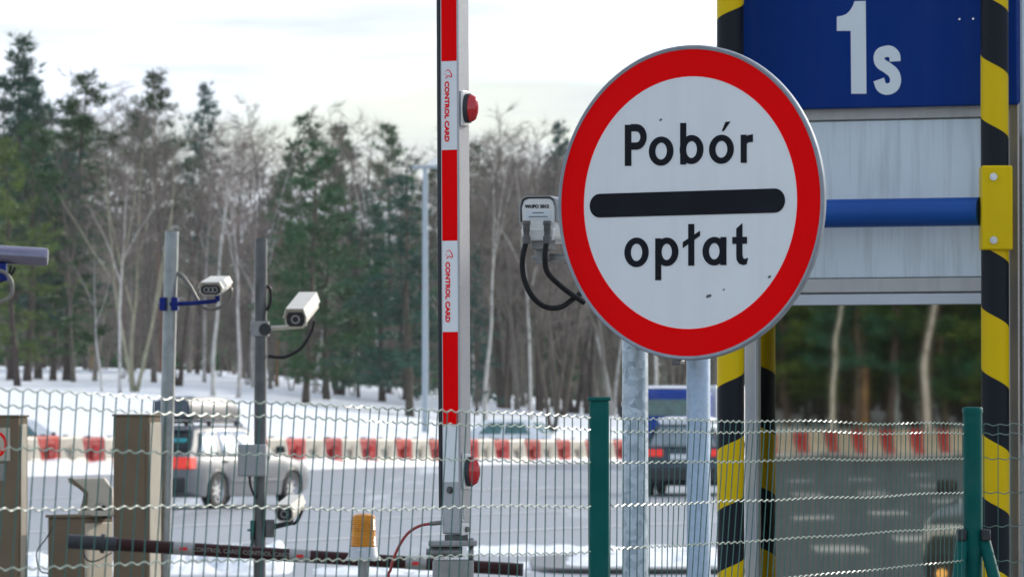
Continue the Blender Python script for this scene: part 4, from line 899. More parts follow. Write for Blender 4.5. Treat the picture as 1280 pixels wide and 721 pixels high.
# ------------------------------------------------------------------ vehicles
def make_wheel(parent, x, y, r, w_):
    sd = 1 if y > 0 else -1
    root = bpy.data.objects.new('wheel', None); C.objects.link(root); root.parent = parent; root.location = (x, y, r)
    Mx = Matrix.Rotation(R(-90) * sd, 4, 'X')           # lathe z axis -> outwards
    m = MB(); m.lathe([(r * .62, -w_ / 2), (r * .93, -w_ / 2), (r, -w_ * .36), (r, w_ * .36), (r * .93, w_ / 2), (r * .66, w_ / 2), (r * .62, w_ * .3)], 36, Mx, False); m.build('tyre', M_['tyre'], root, smooth=True)
    m = MB(); m.lathe([(0, w_ * .22), (r * .12, w_ * .30), (r * .16, w_ * .2), (r * .55, w_ * .12), (r * .60, w_ * .40), (r * .655, w_ * .47), (r * .655, -w_ * .3), (0, -w_ * .3)], 36, Mx, False)
    for k in range(7):
        q = Matrix.Rotation(k * 2 * math.pi / 7, 4, 'Z'); m.box((r * .34, 0, w_ * .27), (r * .56, r * .13, w_ * .14), Mx @ q)
    m.build('rim', M_['rim'], root, smooth=True)
    return root
def make_car(name, label, loc, head, S, paint, glass, lower=None):
    t = thing(name, label, 'car', loc, -head + R(90))    # local +x = direction of travel
    L, W, wb, fo, rw = S['L'], S['W'], S['wb'], S['fo'], S.get('r', .31)
    xf = L / 2 - fo; xr = xf - wb
    belt, hoodz, tail, roof = S['belt'], S['hood'], S['tail'], S['H']
    ns = 64; st = [-L / 2 + L * i / ns for i in range(ns + 1)]
    wsb, wst, rrt, rrb = S['wsb'], S['wst'], S['rrt'], S['rrb']   # windscreen base/top x, roof end x, tailgate base x
    def topz(x):
        if x > wsb: return lerp(belt, hoodz, min(1, ((x - wsb) / (L / 2 - wsb)) ** 1.4)) - .10 * max(0, (x - (L / 2 - .25)) / .25) ** 2
        if x < rrb: return lerp(belt, tail, (rrb - x) / max(.01, rrb + L / 2))
        return belt
    def hw(x):
        e = max(0, (abs(x) - (L / 2 - .55)) / .55); return W / 2 * (1 - .13 * e * e) 
    def botz(x):
        e = max(0, (abs(x) - (L / 2 - .45)) / .45); return .20 + .10 * e
    vs = []; 
    for x in st:
        h_ = hw(x); zt_ = topz(x); zb = botz(x); ar = 0
        for xw in (xf, xr):
            d = rw + .055; 
            if abs(x - xw) < d: ar = max(ar, rw + math.sqrt(d * d - (x - xw) ** 2))
        zl = max(zb + .02, ar)
        half = [(0, max(zb, 0)), (h_ * .78, zb), (h_ * .965 if not ar else h_ * .965, zl), (h_ * 1.0, max(zl + .02, lerp(zb, zt_, .42))), (h_ * .995, max(zl + .03, lerp(zb, zt_, .62))), (h_ * .965, max(zl + .04, zt_ - .07)), (h_ * .90, zt_ - .012), (h_ * .5, zt_ + .012), (0, zt_ + .018)]
        ring = [(y, z) for y, z in half] + [(-y, z) for y, z in half[-2:0:-1]]
        vs += [(x, y, z) for y, z in ring]
    k = 16; m = MB(); fs = []
    for i in range(ns):
        for j in range(k): fs.append((i * k + j, i * k + (j + 1) % k, (i + 1) * k + (j + 1) % k, (i + 1) * k + j))
    fs += [tuple(range(k)), tuple(ns * k + j for j in range(k))[::-1]]
    m.add(vs, fs); body = m.build('body', paint, t, smooth=True)
    # cabin: solid of paint, panes set 4 mm proud
    wbm, wr = W / 2 * .93, W / 2 * S.get('tum', .67)
    xa = [wsb, wst, rrt, rrb]; n = 7
    def sect(u):                                        # u 0..1 along the roof
        return lerp(wst, rrt, u)
    m = MB(); rows_ = []
    for v in [0, .08, .3, .6, .88, .97, 1.0]:
        f = lerp(wsb, wst, v); b = lerp(rrb, rrt, v ** .8); y = lerp(wbm, wr, v ** 1.25); z = lerp(belt - .03, roof - .02, v)
        if v == 1.0: y -= .05; z = roof; f -= .06; b += .05
        rr_ = []
        for q in range(7): rr_.append((lerp(f, b, q / 6), y - (.05 if q in (0, 6) else 0), z + (.012 * math.sin(math.pi * q / 6) if v >= .97 else 0)))
        full = rr_ + [(p[0], -p[1], p[2]) for p in rr_[::-1]]; rows_.append(full)
    vs = [p for r_ in rows_ for p in r_]; nn = 14; fs = []
    for i in range(len(rows_) - 1):
        for j in range(nn): fs.append((i * nn + j, i * nn + (j + 1) % nn, (i + 1) * nn + (j + 1) % nn, (i + 1) * nn + j))
    top = (len(rows_) - 1) * nn
    for j in range(6): fs.append((top + j, top + j + 1, top + 12 - j, top + 13 - j))
    m.add(vs, fs); cab_ = m.build('cabin', paint, t, smooth=True)
    def sidep(f, v, sg):                                # point on the side of the cabin
        x = lerp(lerp(wsb, wst, v), lerp(rrb, rrt, v ** .8), f); y = lerp(wbm, wr, v ** 1.25) + .006; return Vector((x, sg * y, lerp(belt - .03, roof - .02, v)))
    for sg in (-1, 1):
        for a, b in S['sidewin']:
            m = MB(); g = 5; 
            for i in range(g + 1):
                for j in range(4): m.v.append(sidep(lerp(a, b, i / g), lerp(.10, .86, j / 3), sg))
            for i in range(g):
                for j in range(3): m.f.append([i * 4 + j, i * 4 + j + 1, (i + 1) * 4 + j + 1, (i + 1) * 4 + j]); m.m.append(0)
            o = m.build('side_window', glass, t, smooth=True); sd = o.modifiers.new('solid', 'SOLIDIFY'); sd.thickness = .003; sd.offset = 0
    for nm, x0, x1, e in (('windscreen', wsb, wst, 1), ('rear_window', rrb, rrt, -1)):
        m = MB()
        for j in range(5):
            v = lerp(.14, .90, j / 4); x = lerp(x0, x1, v if e > 0 else v ** .8) + .008 * e; y = lerp(wbm, wr, v ** 1.25) - .10; z = lerp(belt - .03, roof - .02, v)
            for q in range(5): m.v.append(Vector((x + e * .02 * (1 - (q / 2 - 1) ** 2), lerp(-y, y, q / 4), z)))
        for j in range(4):
            for q in range(4): m.f.append([j * 5 + q, j * 5 + q + 1, (j + 1) * 5 + q + 1, (j + 1) * 5 + q]); m.m.append(0)
        o = m.build(nm, S.get('rearglass', glass) if e < 0 else glass, t, smooth=True); sd = o.modifiers.new('solid', 'SOLIDIFY'); sd.thickness = .012; sd.offset = 0
    r = rw
    for x in (xf, xr):
        for sg in (-1, 1):
            make_wheel(t, x, sg * (W / 2 - .115), r, .2)
            m = MB(); m.tube([(x + (r + .035) * math.cos(R(a_)), sg * (W / 2 - .10), r + (r + .035) * math.sin(R(a_))) for a_ in range(-8, 189, 14)], .1, 6); m.build('wheel_arch', M_['dark_trim'], t, smooth=True)
    hf = hw(L / 2 - .05)
    m = MB(); m.box((-L / 2 + .03, 0, .42), (.16, W * .86, .26)); m.build('rear_bumper', S.get('rear_shade') or lower or paint, t, bevel=.05, seg=3)
    m = MB(); m.box((L / 2 - .04, 0, .42), (.16, W * .84, .26)); fb = m.build('front_bumper', lower or paint, t, bevel=.05, seg=3)
    m = MB(); m.box((L / 2 + .035, 0, .62), (.04, W * .42, .13)); m.build('grille', M_['dark_trim'], t, bevel=.012)
    for sg in (-1, 1):
        tz, th, tw = S['tailz'], S['tailh'], S['tailw']
        m = MB(); m.box((-L / 2 + .045, sg * (W / 2 * .90 - tw / 2), tz), (.14, tw, th)); m.box((-L / 2 + .13, sg * (W / 2 * .935 - .02), tz), (.24, .06, th)); tl_ = m.build('tail_light', M_['tail'], t, bevel=.012)
        m = MB(); m.box((-L / 2 + .06, sg * (W / 2 * .90 - .04), tz), (.145, .09, th * .55)); m.build('indicator', M_['tail_amber'], tl_, bevel=.008)
        m = MB(); m.box((L / 2 - .09, sg * (W / 2 * .86 - .16), hoodz - .10), (.16, .36, .15)); m.build('headlight', M_['head'], t, bevel=.03)
        m = MB(); m.box((wsb - .18, sg * (W / 2 + .08), belt + .08), (.10, .17, .12)); m.build('door_mirror', M_['dark_trim'], t, bevel=.03)
        for fx in S['handles']:
            m = MB(); m.box((fx, sg * (W / 2 * .985), belt - .11), (.16, .03, .03)); m.build('door_handle', M_['dark_trim'], t, bevel=.008)
        m = MB(); m.box(((xf + xr) / 2, sg * (W / 2 * .985 + .0), .47), (wb - 2 * rw - .25, .035, .05)); m.build('side_moulding', M_['dark_trim'] if S.get('mould') else paint, t, bevel=.008)
        if S.get('rails'):
            m = MB(); m.tube([(wst - .15, sg * wr * .9, roof + .0), (wst - .22, sg * wr * .9, roof + .05), (rrt + .3, sg * wr * .9, roof + .055), (rrt + .2, sg * wr * .9, roof)], .018, 8); m.build('roof_rail', M_['dark_trim'], t, smooth=True)
    pz = S['platez']; m = MB(); m.box((-L / 2 - .055 if pz < .6 else -L / 2 - .005, 0, pz), (.02, .50, .11)); m.build('licence_plate', M_['white_film'], t, bevel=.004)
    return t
EST = dict(L=4.55, W=1.74, H=1.43, wb=2.70, fo=.92, r=.315, belt=.93, hood=.74, tail=.92, wsb=1.02, wst=.28, rrt=-1.85, rrb=-2.22, sidewin=((.16, .38), (.41, .66), (.70, .93)), tailz=.80, tailh=.20, tailw=.40, handles=(-.05, -1.02), rails=True, platez=.92, mould=False)
h1 = R(25); D1 = 84.6
sil = make_car('estate_car', 'silver estate car with a long roof box driving away on the left', (gx(268, D1), D1, .004), h1, dict(EST, rearglass=M_['rear_glass'], W=1.60, rear_shade=M_['dark_trim'], rrt=-1.62, rrb=-2.2, fo=.80, wb=2.76), M_['silver'], M_['pale_glass'], M_['navy'] if False else None)  # rear bumper coloured dark for the shade on the tail
bg_ = MB(); bg_.box((-1.75, -.28, 1.09), (.3, .42, .26)); bg_.box((-1.72, -.1, 1.04), (.25, .25, .2)); bg_.build('luggage', M_['teal_bag'], sil, bevel=.05, seg=3)
rbx = thing('roof_box', 'long two tone grey roof box carried on the silver estate car', 'roof box', (gx(268, D1) - .55 * math.sin(h1), D1 - .55 * math.cos(h1), 1.47), -h1 + R(90))
def boxloft(m, st):
    vs = []
    for x, w_, z0, z1 in st:
        vs += [(x, -w_, z0 + .05), (x, -w_ * .9, z0), (x, w_ * .9, z0), (x, w_, z0 + .05), (x, w_ * .97, lerp(z0, z1, .7)), (x, w_ * .75, z1), (x, -w_ * .75, z1), (x, -w_ * .97, lerp(z0, z1, .7))]
    k = 8; n = len(st); fs = [(i * k + j, i * k + (j + 1) % k, (i + 1) * k + (j + 1) % k, (i + 1) * k + j) for i in range(n - 1) for j in range(k)] + [tuple(range(k)), tuple((n - 1) * k + j for j in range(k))[::-1]]
    m.add(vs, fs)
m = MB(); boxloft(m, [(-.99, .37, .10, .42), (-.6, .40, .08, .46), (.2, .40, .08, .46), (.75, .36, .09, .40), (1.0, .28, .10, .30), (1.08, .15, .12, .2)]); m.build('lid', M_['box_shell'], rbx, smooth=True)
m = MB(); m.box((-1.0, 0, .26), (.03, .70, .29)); m.build('rear_panel', M_['navy'], rbx, bevel=.04, seg=3)
m = MB(); m.box((-.1, 0, .09), (1.7, .79, .05)); m.build('base_tray', M_['dark_trim'], rbx, bevel=.015)
m = MB(); m.box((.02, 0, .477), (1.5, .60, .02)); m.build('snow_cover', M_['snow_fresh'], rbx, bevel=.01)
for x in (-.55, .45):
    m = MB(); m.box((x, 0, .04), (.06, 1.1, .035)); cb_ = m.build('crossbar', M_['dark_trim'], rbx, bevel=.01)
    for sg in (-1, 1): m = MB(); m.box((x, sg * .5, .0), (.09, .06, .09)); m.build('bar_foot', M_['dark_trim'], cb_, bevel=.01)
D2 = 97.5; h2 = R(7)
dk = make_car('estate_car', 'dark blue estate car with snow on its roof seen from behind between the sign posts', (gx(865, D2), D2, .004), h2, dict(EST, H=1.46, belt=.93, tum=.60, tailz=.86, tailh=.14, rrt=-1.95, rrb=-2.2, platez=.78, sidewin=((.16, .40), (.43, .68), (.72, .94))), M_['navy'], M_['grey_glass'], M_['dark_trim'])
m = MB(); boxloft(m, [(-2.02, .50, 1.42, 1.52), (-1.8, .53, 1.43, 1.56), (-.4, .54, 1.45, 1.57), (.1, .48, 1.44, 1.50)]); m.build('roof_snow', M_['snow_fresh'], dk, smooth=True)
SED = dict(EST, L=4.3, wb=2.6, fo=.85, H=1.42, wsb=.95, wst=.3, rrt=-1.35, rrb=-1.95, sidewin=((.17, .46), (.50, .84)), rails=False, tailz=.5)
D3 = 163.0; x3 = gx(622, D3)
wc = make_car('parked_car', 'white car half buried in snow behind the barriers right of the barrier arm', (x3, D3, ground_z(x3, D3) - .75), R(-72), SED, M_['white_car'], M_['car_glass_teal'])
D4 = 122.0; x4 = gx(22, D4)
make_car('parked_car', 'pale snowy car behind the barriers at the left edge above the cabinet', (x4, D4, ground_z(x4, D4) - .45), R(75), SED, M_['white_car'], M_['car_glass_teal'])
# reflected off-roader approaching behind the camera's back
vp = Vector((4.80, 40.3, 0)); q = mirror(vp); vh = Vector((-.34, -.94, 0)); rh = mirror(vp + vh) - q
SUV = dict(EST, L=4.5, W=1.8, H=1.5, belt=.98, hood=.80, tail=.98, r=.33, wb=2.7, wsb=.95, wst=.45, rrt=-2.0, rrb=-2.2, rails=True)
sv = make_car('off_road_car', 'dark off-road car with a lit side lamp mirrored in the booth window', (q.x, q.y, .004), math.atan2(rh.x, rh.y), SUV, M_['dark_car'], M_['car_glass'], M_['dark_trim'])
lampm = emis(mat('lit_side_lamp', (.9, .5, .15), .3), (1, .5, .12), .8)
for sg in (-1, 1):
    m = MB(); m.cyl((2.27, sg * .62, .40), (2.31, sg * .62, .40), .045, 16); m.build('side_lamp', lampm, sv, smooth=True)
    m = MB(); m.box((2.26, sg * .20, .66), (.05, .28, .17)); m.build('chrome_grille_frame', M_['rim'], sv, bevel=.02)
    m = MB(); m.box((2.285, sg * .20, .66), (.02, .23, .15)); m.build('grille_opening', M_['dark_trim'], sv, bevel=.02)
# small lorry beyond the dark estate
D5 = 131.0; x5 = gx(846, D5); lo = thing('small_lorry', 'small lorry with a blue cab and white box behind the dark estate car', 'lorry', (x5, D5, .004), R(180) - R(17))
m = MB(); m.prism([(-1.0, .45), (-1.0, 2.15), (-.9, 2.26), (.95, 2.26), (1.0, 2.15), (1.0, .45)], -.1, 1.6); m.build('cab', M_['blue_truck'], lo, bevel=.07, seg=3)
m = MB(); m.prism([(-.80, 1.55), (-.74, 2.0), (.74, 2.0), (.80, 1.55)], 1.585, 1.615); m.build('windscreen', M_['car_glass_teal'], lo, bevel=.01)
for sg in (-1, 1):
    m = MB(); m.box((sg * 1.003, .75, 1.62), (.015, .85, .62)); m.build('side_window', M_['car_glass'], lo, bevel=.004)
    m = MB(); m.box((sg * .74, 1.60, .80), (.32, .05, .2)); m.build('headlight', M_['head'], lo, bevel=.02)
    m = MB(); m.box((sg * 1.16, 1.45, 1.65), (.16, .08, .34)); m.build('door_mirror', M_['dark_trim'], lo, bevel=.02)
    for y in (.95, -3.0): make_wheel(lo, sg * .88, y, .38, .24).rotation_euler = (0, 0, R(-90))
m = MB(); m.box((0, 1.6, .50), (1.96, .14, .24)); m.build('bumper', M_['dark_trim'], lo, bevel=.03)
m = MB(); m.box((0, 1.61, .82), (1.5, .04, .2)); m.build('grille', M_['dark_trim'], lo, bevel=.01)
m = MB(); m.box((0, -2.35, 1.52), (2.16, 4.3, 1.72)); m.build('cargo_box', M_['white_car'], lo, bevel=.04)
m = MB(); m.box((0, -2.2, .52), (.9, 4.4, .18)); m.build('chassis', M_['dark_trim'], lo, bevel=.01)
m = MB(); boxloft(m, [(-.95, .72, 2.25, 2.31), (0, .78, 2.26, 2.35), (.95, .72, 2.25, 2.31)]); m.v = [Vector((v.x, .75 + v.y, v.z)) for v in m.v]; m.build('roof_snow', M_['snow_fresh'], lo, smooth=True)

# ------------------------------------------------------------------ trees
def wander(p, d, L, n, bend, rnd, up=0.0):
    pts = [Vector(p)]; d = Vector(d).normalized()
    for i in range(n):
        d = (d + Vector((rnd.uniform(-1, 1), rnd.uniform(-1, 1), rnd.uniform(-.6, .6) + up)) * bend).normalized(); pts.append(pts[-1] + d * (L / n))
    return pts
def along(pts, u):
    f = u * (len(pts) - 1); i = min(int(f), len(pts) - 2); return pts[i].lerp(pts[i + 1], f - i), (pts[i + 1] - pts[i]).normalized()
def bare_tree(seed, h, r, stems=1, lean=0, crown_from=.35, dense=1.0, spread=.26, droop=.0, tw=.010, fork=None):
    rnd = random.Random(seed); T = MB(); K = MB(); limbs = []
    for sidx in range(stems):
        a = 2 * math.pi * sidx / max(1, stems) + rnd.uniform(0, 1); ln = lean + (.10 if stems > 1 else 0)
        d = Vector((math.cos(a) * (ln if stems > 1 else 0) + (lean if stems == 1 else 0), math.sin(a) * (ln if stems > 1 else 0), 1)).normalized()
        pts = wander((math.cos(a) * r * .5 * (stems > 1), math.sin(a) * r * .5 * (stems > 1), -.3), d, h * rnd.uniform(.9, 1) if sidx else h, 14, .075, rnd, .05)
        T.tube(pts, [r * (1 - .93 * (i / 14) ** .85) * (1.0 if i else 1.25) for i in range(15)], 7); limbs.append((pts, r, h, crown_from))
        nf = fork if fork is not None else rnd.choice((1, 2, 2, 3))
        for q in range(nf):
            u = rnd.uniform(.28, .6); p, t = along(pts, u); az = rnd.uniform(0, 6.28); dd = (t + Vector((math.cos(az), math.sin(az), 0)) * rnd.uniform(.3, .55)).normalized()
            l2 = h * (1 - u) * rnd.uniform(.7, .95); p2 = wander(p, dd, l2, 9, .09, rnd, .12); rr = r * (1 - u) * .75
            T.tube(p2, [rr * (1 - .92 * i / 9) for i in range(10)], 6); limbs.append((p2, rr, l2, .15))
    for pts, r_, hh, cf in limbs:
        nb = int(hh * 1.7 * dense)
        for b in range(nb):
            u = cf + (1 - cf) * ((b + rnd.random()) / nb) ** .9
            p, t = along(pts, min(.995, u)); az = rnd.uniform(0, 6.28)
            el = rnd.uniform(.35, 1.0); d = (Vector((math.cos(az), math.sin(az), 0)) + Vector((0, 0, el))).normalized()
            l = h * spread * (1 - .75 * ((u - cf) / (1 - cf))) * rnd.uniform(.5, 1.1) * min(1, hh / h + .3)
            bp_ = wander(p, d, l, 5, .16, rnd, .05); br_ = max(.012, r_ * (1 - u) * .34)
            K.tube(bp_, [br_ * (1 - .8 * i / 5) for i in range(6)], 3, False)
            for s_ in range(int(5 + l * 3.2)):
                p, t = along(bp_, rnd.uniform(.2, 1)); d2 = (t + Vector((rnd.uniform(-1, 1), rnd.uniform(-1, 1), rnd.uniform(-.6, 1) - droop)) * .75).normalized(); l2 = l * rnd.uniform(.2, .5)
                e = p + d2 * l2; K.cone3(p, e, tw * 1.2)
                for k in range(3):
                    v = rnd.uniform(.25, 1); p3 = p.lerp(e, v); d3 = (d2 + Vector((rnd.uniform(-1, 1), rnd.uniform(-1, 1), rnd.uniform(-.8, .9) - droop)) * .8).normalized(); K.cone3(p3, p3 + d3 * rnd.uniform(.3, .85), tw * .8)
    return T, K
def conifer(seed, h, r, base=.3, width=.2, tufts=12, blades=9, top='pine', bl=.42, bw=.055):
    rnd = random.Random(seed); T = MB(); K = MB()
    pts = wander((0, 0, -.3), (rnd.uniform(-.03, .03), rnd.uniform(-.03, .03), 1), h, 12, .03, rnd, .05)
    T.tube(pts, [r * (1 - .94 * i / 12) * (1.2 if i == 0 else 1) for i in range(13)], 8)
    nb = int(h * 5.2)
    for b in range(nb):
        u = base + (1 - base) * (b + rnd.random()) / nb; p, t = along(pts, min(.995, u)); v = (u - base) / (1 - base)
        sh = (min(1, .45 + v * 2.2) * (1 - v ** 2.2) + .05) if top == 'pine' else (1 - v * .95)
        l = h * width * sh * rnd.uniform(.6, 1.15); az = rnd.uniform(0, 6.28); el = rnd.uniform(-.15, .35) + (v * .5 if top == 'pine' else -.15)
        bp_ = wander(p, Vector((math.cos(az), math.sin(az), el)), l, 4, .12, rnd, .06)
        T.tube(bp_, [max(.008, r * .18 * (1 - u)) * (1 - .8 * i / 4) + .008 for i in range(5)], 3, False)
        for q in range(int(3 + tufts * l / (h * width))):
            p, t = along(bp_, rnd.uniform(.25, 1.0)); p = p + Vector((rnd.gauss(0, .16), rnd.gauss(0, .16), rnd.gauss(0, .12)))
            for k in range(blades):
                d = (t * .6 + Vector((rnd.uniform(-1, 1), rnd.uniform(-1, 1), rnd.uniform(-.5, 1.0)))).normalized(); sd = d.orthogonal().normalized(); sd = Quaternion(d, rnd.uniform(0, 6.28)) @ sd
                ln = bl * rnd.uniform(.6, 1.2); c0 = p + d * ln * .15; K.add([c0 - sd * bw * .5, c0 + sd * bw * .5, p + d * ln], [(0, 1, 2)])
    return T, K
PR = {}
def proto(key, TK, h, tm, km):
    T, K = TK; PR[key] = (T.mesh('trunk', M_[tm], True), K.mesh('crown', M_[km]), h)
tm_ = 'birch'
proto('birch_a', bare_tree(1, 15, .13, 1, .05, .34, 1.0, .22, .3), 15, 'birch', 'twig_red')
proto('birch_b', bare_tree(2, 15, .12, 1, -.10, .38, 1.0, .20, .3, fork=2), 15, 'birch', 'twig_red')
proto('birch_c', bare_tree(3, 15, .12, 2, .06, .36, .9, .2, .3), 15, 'birch', 'twig')
proto('bare_a', bare_tree(4, 15, .15, 1, .03, .25, 1.1, .26), 15, 'bark_grey', 'twig')
proto('bare_b', bare_tree(5, 15, .13, 1, -.03, .22, 1.2, .24), 15, 'bark_grey', 'twig')
proto('bare_c', bare_tree(6, 15, .16, 2, .05, .25, 1.0, .24), 15, 'bark_dark', 'twig')
proto('olive', bare_tree(7, 15, .13, 3, .10, .35, .8, .22), 15, 'olive_bark', 'twig')
proto('sapling', bare_tree(8, 7, .05, 3, .14, .15, 1.6, .3, 0, .009), 7, 'bark_grey', 'twig')
proto('birch_s', bare_tree(21, 17, .15, 1, .02, .62, .8, .16, .3, fork=0), 17, 'birch', 'twig_red')
proto('pine_a', conifer(11, 15, .17, .32, .17, 13, 10), 15, 'bark_dark', 'needle')
proto('pine_b', conifer(12, 15, .17, .45, .15, 14, 10), 15, 'bark_orange', 'needle')
proto('pine_c', conifer(13, 15, .15, .22, .16, 13, 10, 'spruce'), 15, 'bark_dark', 'needle_blue')
proto('pine_d', conifer(15, 15, .15, .38, .14, 12, 9), 15, 'bark_dark', 'needle_blue')
proto('pine_e', conifer(16, 15, .17, .10, .21, 15, 11, 'pine', .45, .06), 15, 'bark_dark', 'needle')
proto('pine_f', conifer(17, 15, .16, .10, .20, 15, 11, 'spruce', .45, .06), 15, 'bark_dark', 'needle_blue')
proto('pine_g', conifer(18, 15, .17, .26, .17, 14, 10, 'pine', .45, .06), 15, 'bark_dark', 'needle_blue')
proto('pine_y', conifer(14, 15, .18, .12, .24, 15, 11, 'pine', .45, .06), 15, 'bark_dark', 'needle_yellow')
KIND = {'birch': ('birch_tree', 'birch'), 'bare': ('bare_tree', 'bare tree'), 'olive': ('bare_tree', 'bare tree'), 'sapling': ('bare_sapling', 'sapling'), 'pine': ('pine_tree', 'pine')}
rt = random.Random(99)
def tree(key, x, y, h, label, group=None, rz=None, sxy=1.0, tilt=None):
    tr, cr, h0 = PR[key]; nm, cat = KIND[key.split('_')[0]]
    z = ground_z(x, y); s_ = h / h0
    t = thing(nm, label, cat, (x, y, z), 0, group); t.rotation_euler = (rt.uniform(-.02, .02) if tilt is None else 0, rt.uniform(-.03, .03) if tilt is None else tilt, rt.uniform(0, 6.28) if rz is None else rz); t.scale = (s_ * sxy, s_ * sxy, s_)
    for n_, me in (('trunk', tr), ('crown', cr)):
        o = bpy.data.objects.new(n_, me); C.objects.link(o); o.parent = t
    return t
def ptree(key, px, top, D, label, group=None, rz=None, sxy=1.0, tilt=None):
    x = gx(px, D); return tree(key, x, D, at(px, top, D).z - ground_z(x, D), label, group, rz, sxy, tilt)
# trees that can be told apart
G1 = 'trees along the front of the wood'
for a in (('pine_y', 22, 170, 186, 'yellow green bushy pine standing nearest at the left edge, low branch over the snow', G1, 1.0, 1.15),
          ('pine_g', 14, 40, 204, 'tallest dark green pine at the left edge', G1, 2.4, 1.2),
          ('pine_e', 34, 150, 196, 'full dark green pine behind the yellow green one at the left', G1, 2, 1.5),
          ('pine_g', 66, 190, 200, 'low blue green pine between the left edge pines', G1, 3, 1.4),
          ('pine_g', 48, 92, 214, 'dark blue green pine just right of the tallest pine at the left edge', G1, .6, 1.25),
          ('pine_e', 84, 86, 206, 'broad dark green pine left of the tall bare twigs', G1, 3.3, 1.35),
          ('bare_a', 122, 74, 228, 'tall bare tree showing only fine twigs against the sky on the left', G1),
          ('birch_b', 150, 205, 178, 'white birch with a leaning forked trunk left of the galvanised pole', G1, .3, 1.1),
          ('birch_a', 128, 300, 180, 'thin pale leaning birch left of the white forked birch', G1, 3.3),
          ('olive', 168, 150, 184, 'olive grey bare tree with several stems left of the galvanised pole', G1, 1.6, 1.0),
          ('pine_b', 204, 82, 232, 'tall pine with an orange trunk behind the galvanised pole', G1),
          ('pine_d', 246, 98, 240, 'slender tall pine right of the galvanised pole top', G1, 1, .8),
          ('birch_a', 266, 128, 184, 'white birch behind the camera with the blue bracket', G1, 1.2),
          ('birch_a', 298, 170, 186, 'slim white birch close to the darker pole', G1, 4.6),
          ('bare_c', 222, 140, 196, 'dark two stemmed bare tree between the two camera poles', G1),
          ('bare_a', 340, 112, 236, 'tall bare tree right of the darker pole top', G1),
          ('pine_b', 346, 190, 224, 'reddish trunked pine right of the darker pole', G1, 2.0, .8),
          ('pine_e', 382, 172, 190, 'bright green pine right of the cream camera', G1, 2.2, 1.3),
          ('pine_e', 408, 225, 198, 'shorter green pine behind the bright green pine', G1, 4.2, 1.5),
          ('bare_b', 420, 125, 238, 'round crowned bare tree left of the street lamp', G1),
          ('pine_f', 512, 194, 188, 'blue green conifer behind the street lamp', G1, 1, 1.6),
          ('pine_f', 478, 235, 204, 'darker blue green conifer left of the street lamp', G1, 4, 1.6),
          ('pine_f', 448, 262, 208, 'small blue green conifer midway between the cream camera and the lamp', G1, 2, 1.0),
          ('birch_a', 606, 150, 190, 'white birch just right of the barrier arm', G1, 1.0),
          ('bare_c', 628, 128, 214, 'tall dark bare tree with a pointed top right of the barrier arm', G1),
          ('birch_b', 664, 200, 188, 'leaning white birch below the white traffic camera', G1, 3.4),
          ('bare_b', 648, 160, 222, 'bare brown tree left of the white traffic camera', G1),
          ('pine_d', 682, 146, 236, 'slim dark pine against the sky left of the sign rim', G1, .4, .8),
          ('pine_f', 596, 300, 200, 'low green conifer just right of the barrier arm', G1, 1.2, 1.0),
          ('bare_c', 690, 230, 186, 'dark thick trunk standing in snow below the left sign rim', G1)):
    ptree(*a[:6], rz=a[6] if len(a) > 6 else None, sxy=a[7] if len(a) > 7 else 1.0)
# the wood behind: many alike
def fill(n, px0, px1, D0, D1, kinds, tops, lab, grp, seed):
    r_ = random.Random(seed)
    for i in range(n):
        px = lerp(px0, px1, (i + r_.random()) / n); D = r_.uniform(D0, D1); k = r_.choice(kinds); tp = interp([0, 100, 210, 300, 450, 560, 640, 720, 900], tops, px) + r_.uniform(-14, 34)
        base = {'birch': 'slim pale birch', 'bare': 'bare grey brown tree', 'pine': 'dark pine', 'sapling': 'thin bare sapling', 'olive': 'bare tree'}[k.split('_')[0]]
        ptree(k, px, tp, D, base + ' ' + lab, base + 's ' + grp)
T1 = [95, 112, 118, 150, 138, 168, 160, 165, 168]; T0 = [150, 210, 225, 245, 250, 265, 255, 255, 255]
fill(22, -30, 930, 194, 222, ['bare_a', 'bare_b', 'birch_a', 'birch_b', 'birch_c', 'bare_c', 'bare_b'], T1, 'in the crowded front of the wood', 'in the front of the wood', 1)
fill(22, -50, 940, 226, 262, ['bare_a', 'bare_b', 'bare_c', 'bare_a', 'pine_e', 'pine_b', 'pine_d'], T1, 'in the depth of the wood', 'in the depth of the wood', 2)
fill(36, -60, 950, 262, 310, ['pine_a', 'pine_b', 'pine_c', 'pine_d', 'bare_b', 'bare_c'], T0, 'at the back of the wood', 'at the back of the wood', 3)
fill(26, 560, 930, 212, 250, ['birch_a', 'bare_b', 'bare_c', 'birch_c', 'bare_a'], [160] * 9, 'in the wood behind the round sign', 'behind the round sign', 4)
fill(60, -60, 950, 215, 280, ['sapling'], [330, 330, 330, 340, 370, 390, 390, 390, 390], 'in the undergrowth of the wood', 'in the undergrowth', 5)
fill(14, 945, 1150, 215, 262, ['bare_a', 'pine_e', 'bare_c', 'pine_d'], [165] * 9, 'in the wood beyond the toll booth', 'beyond the toll booth', 6)
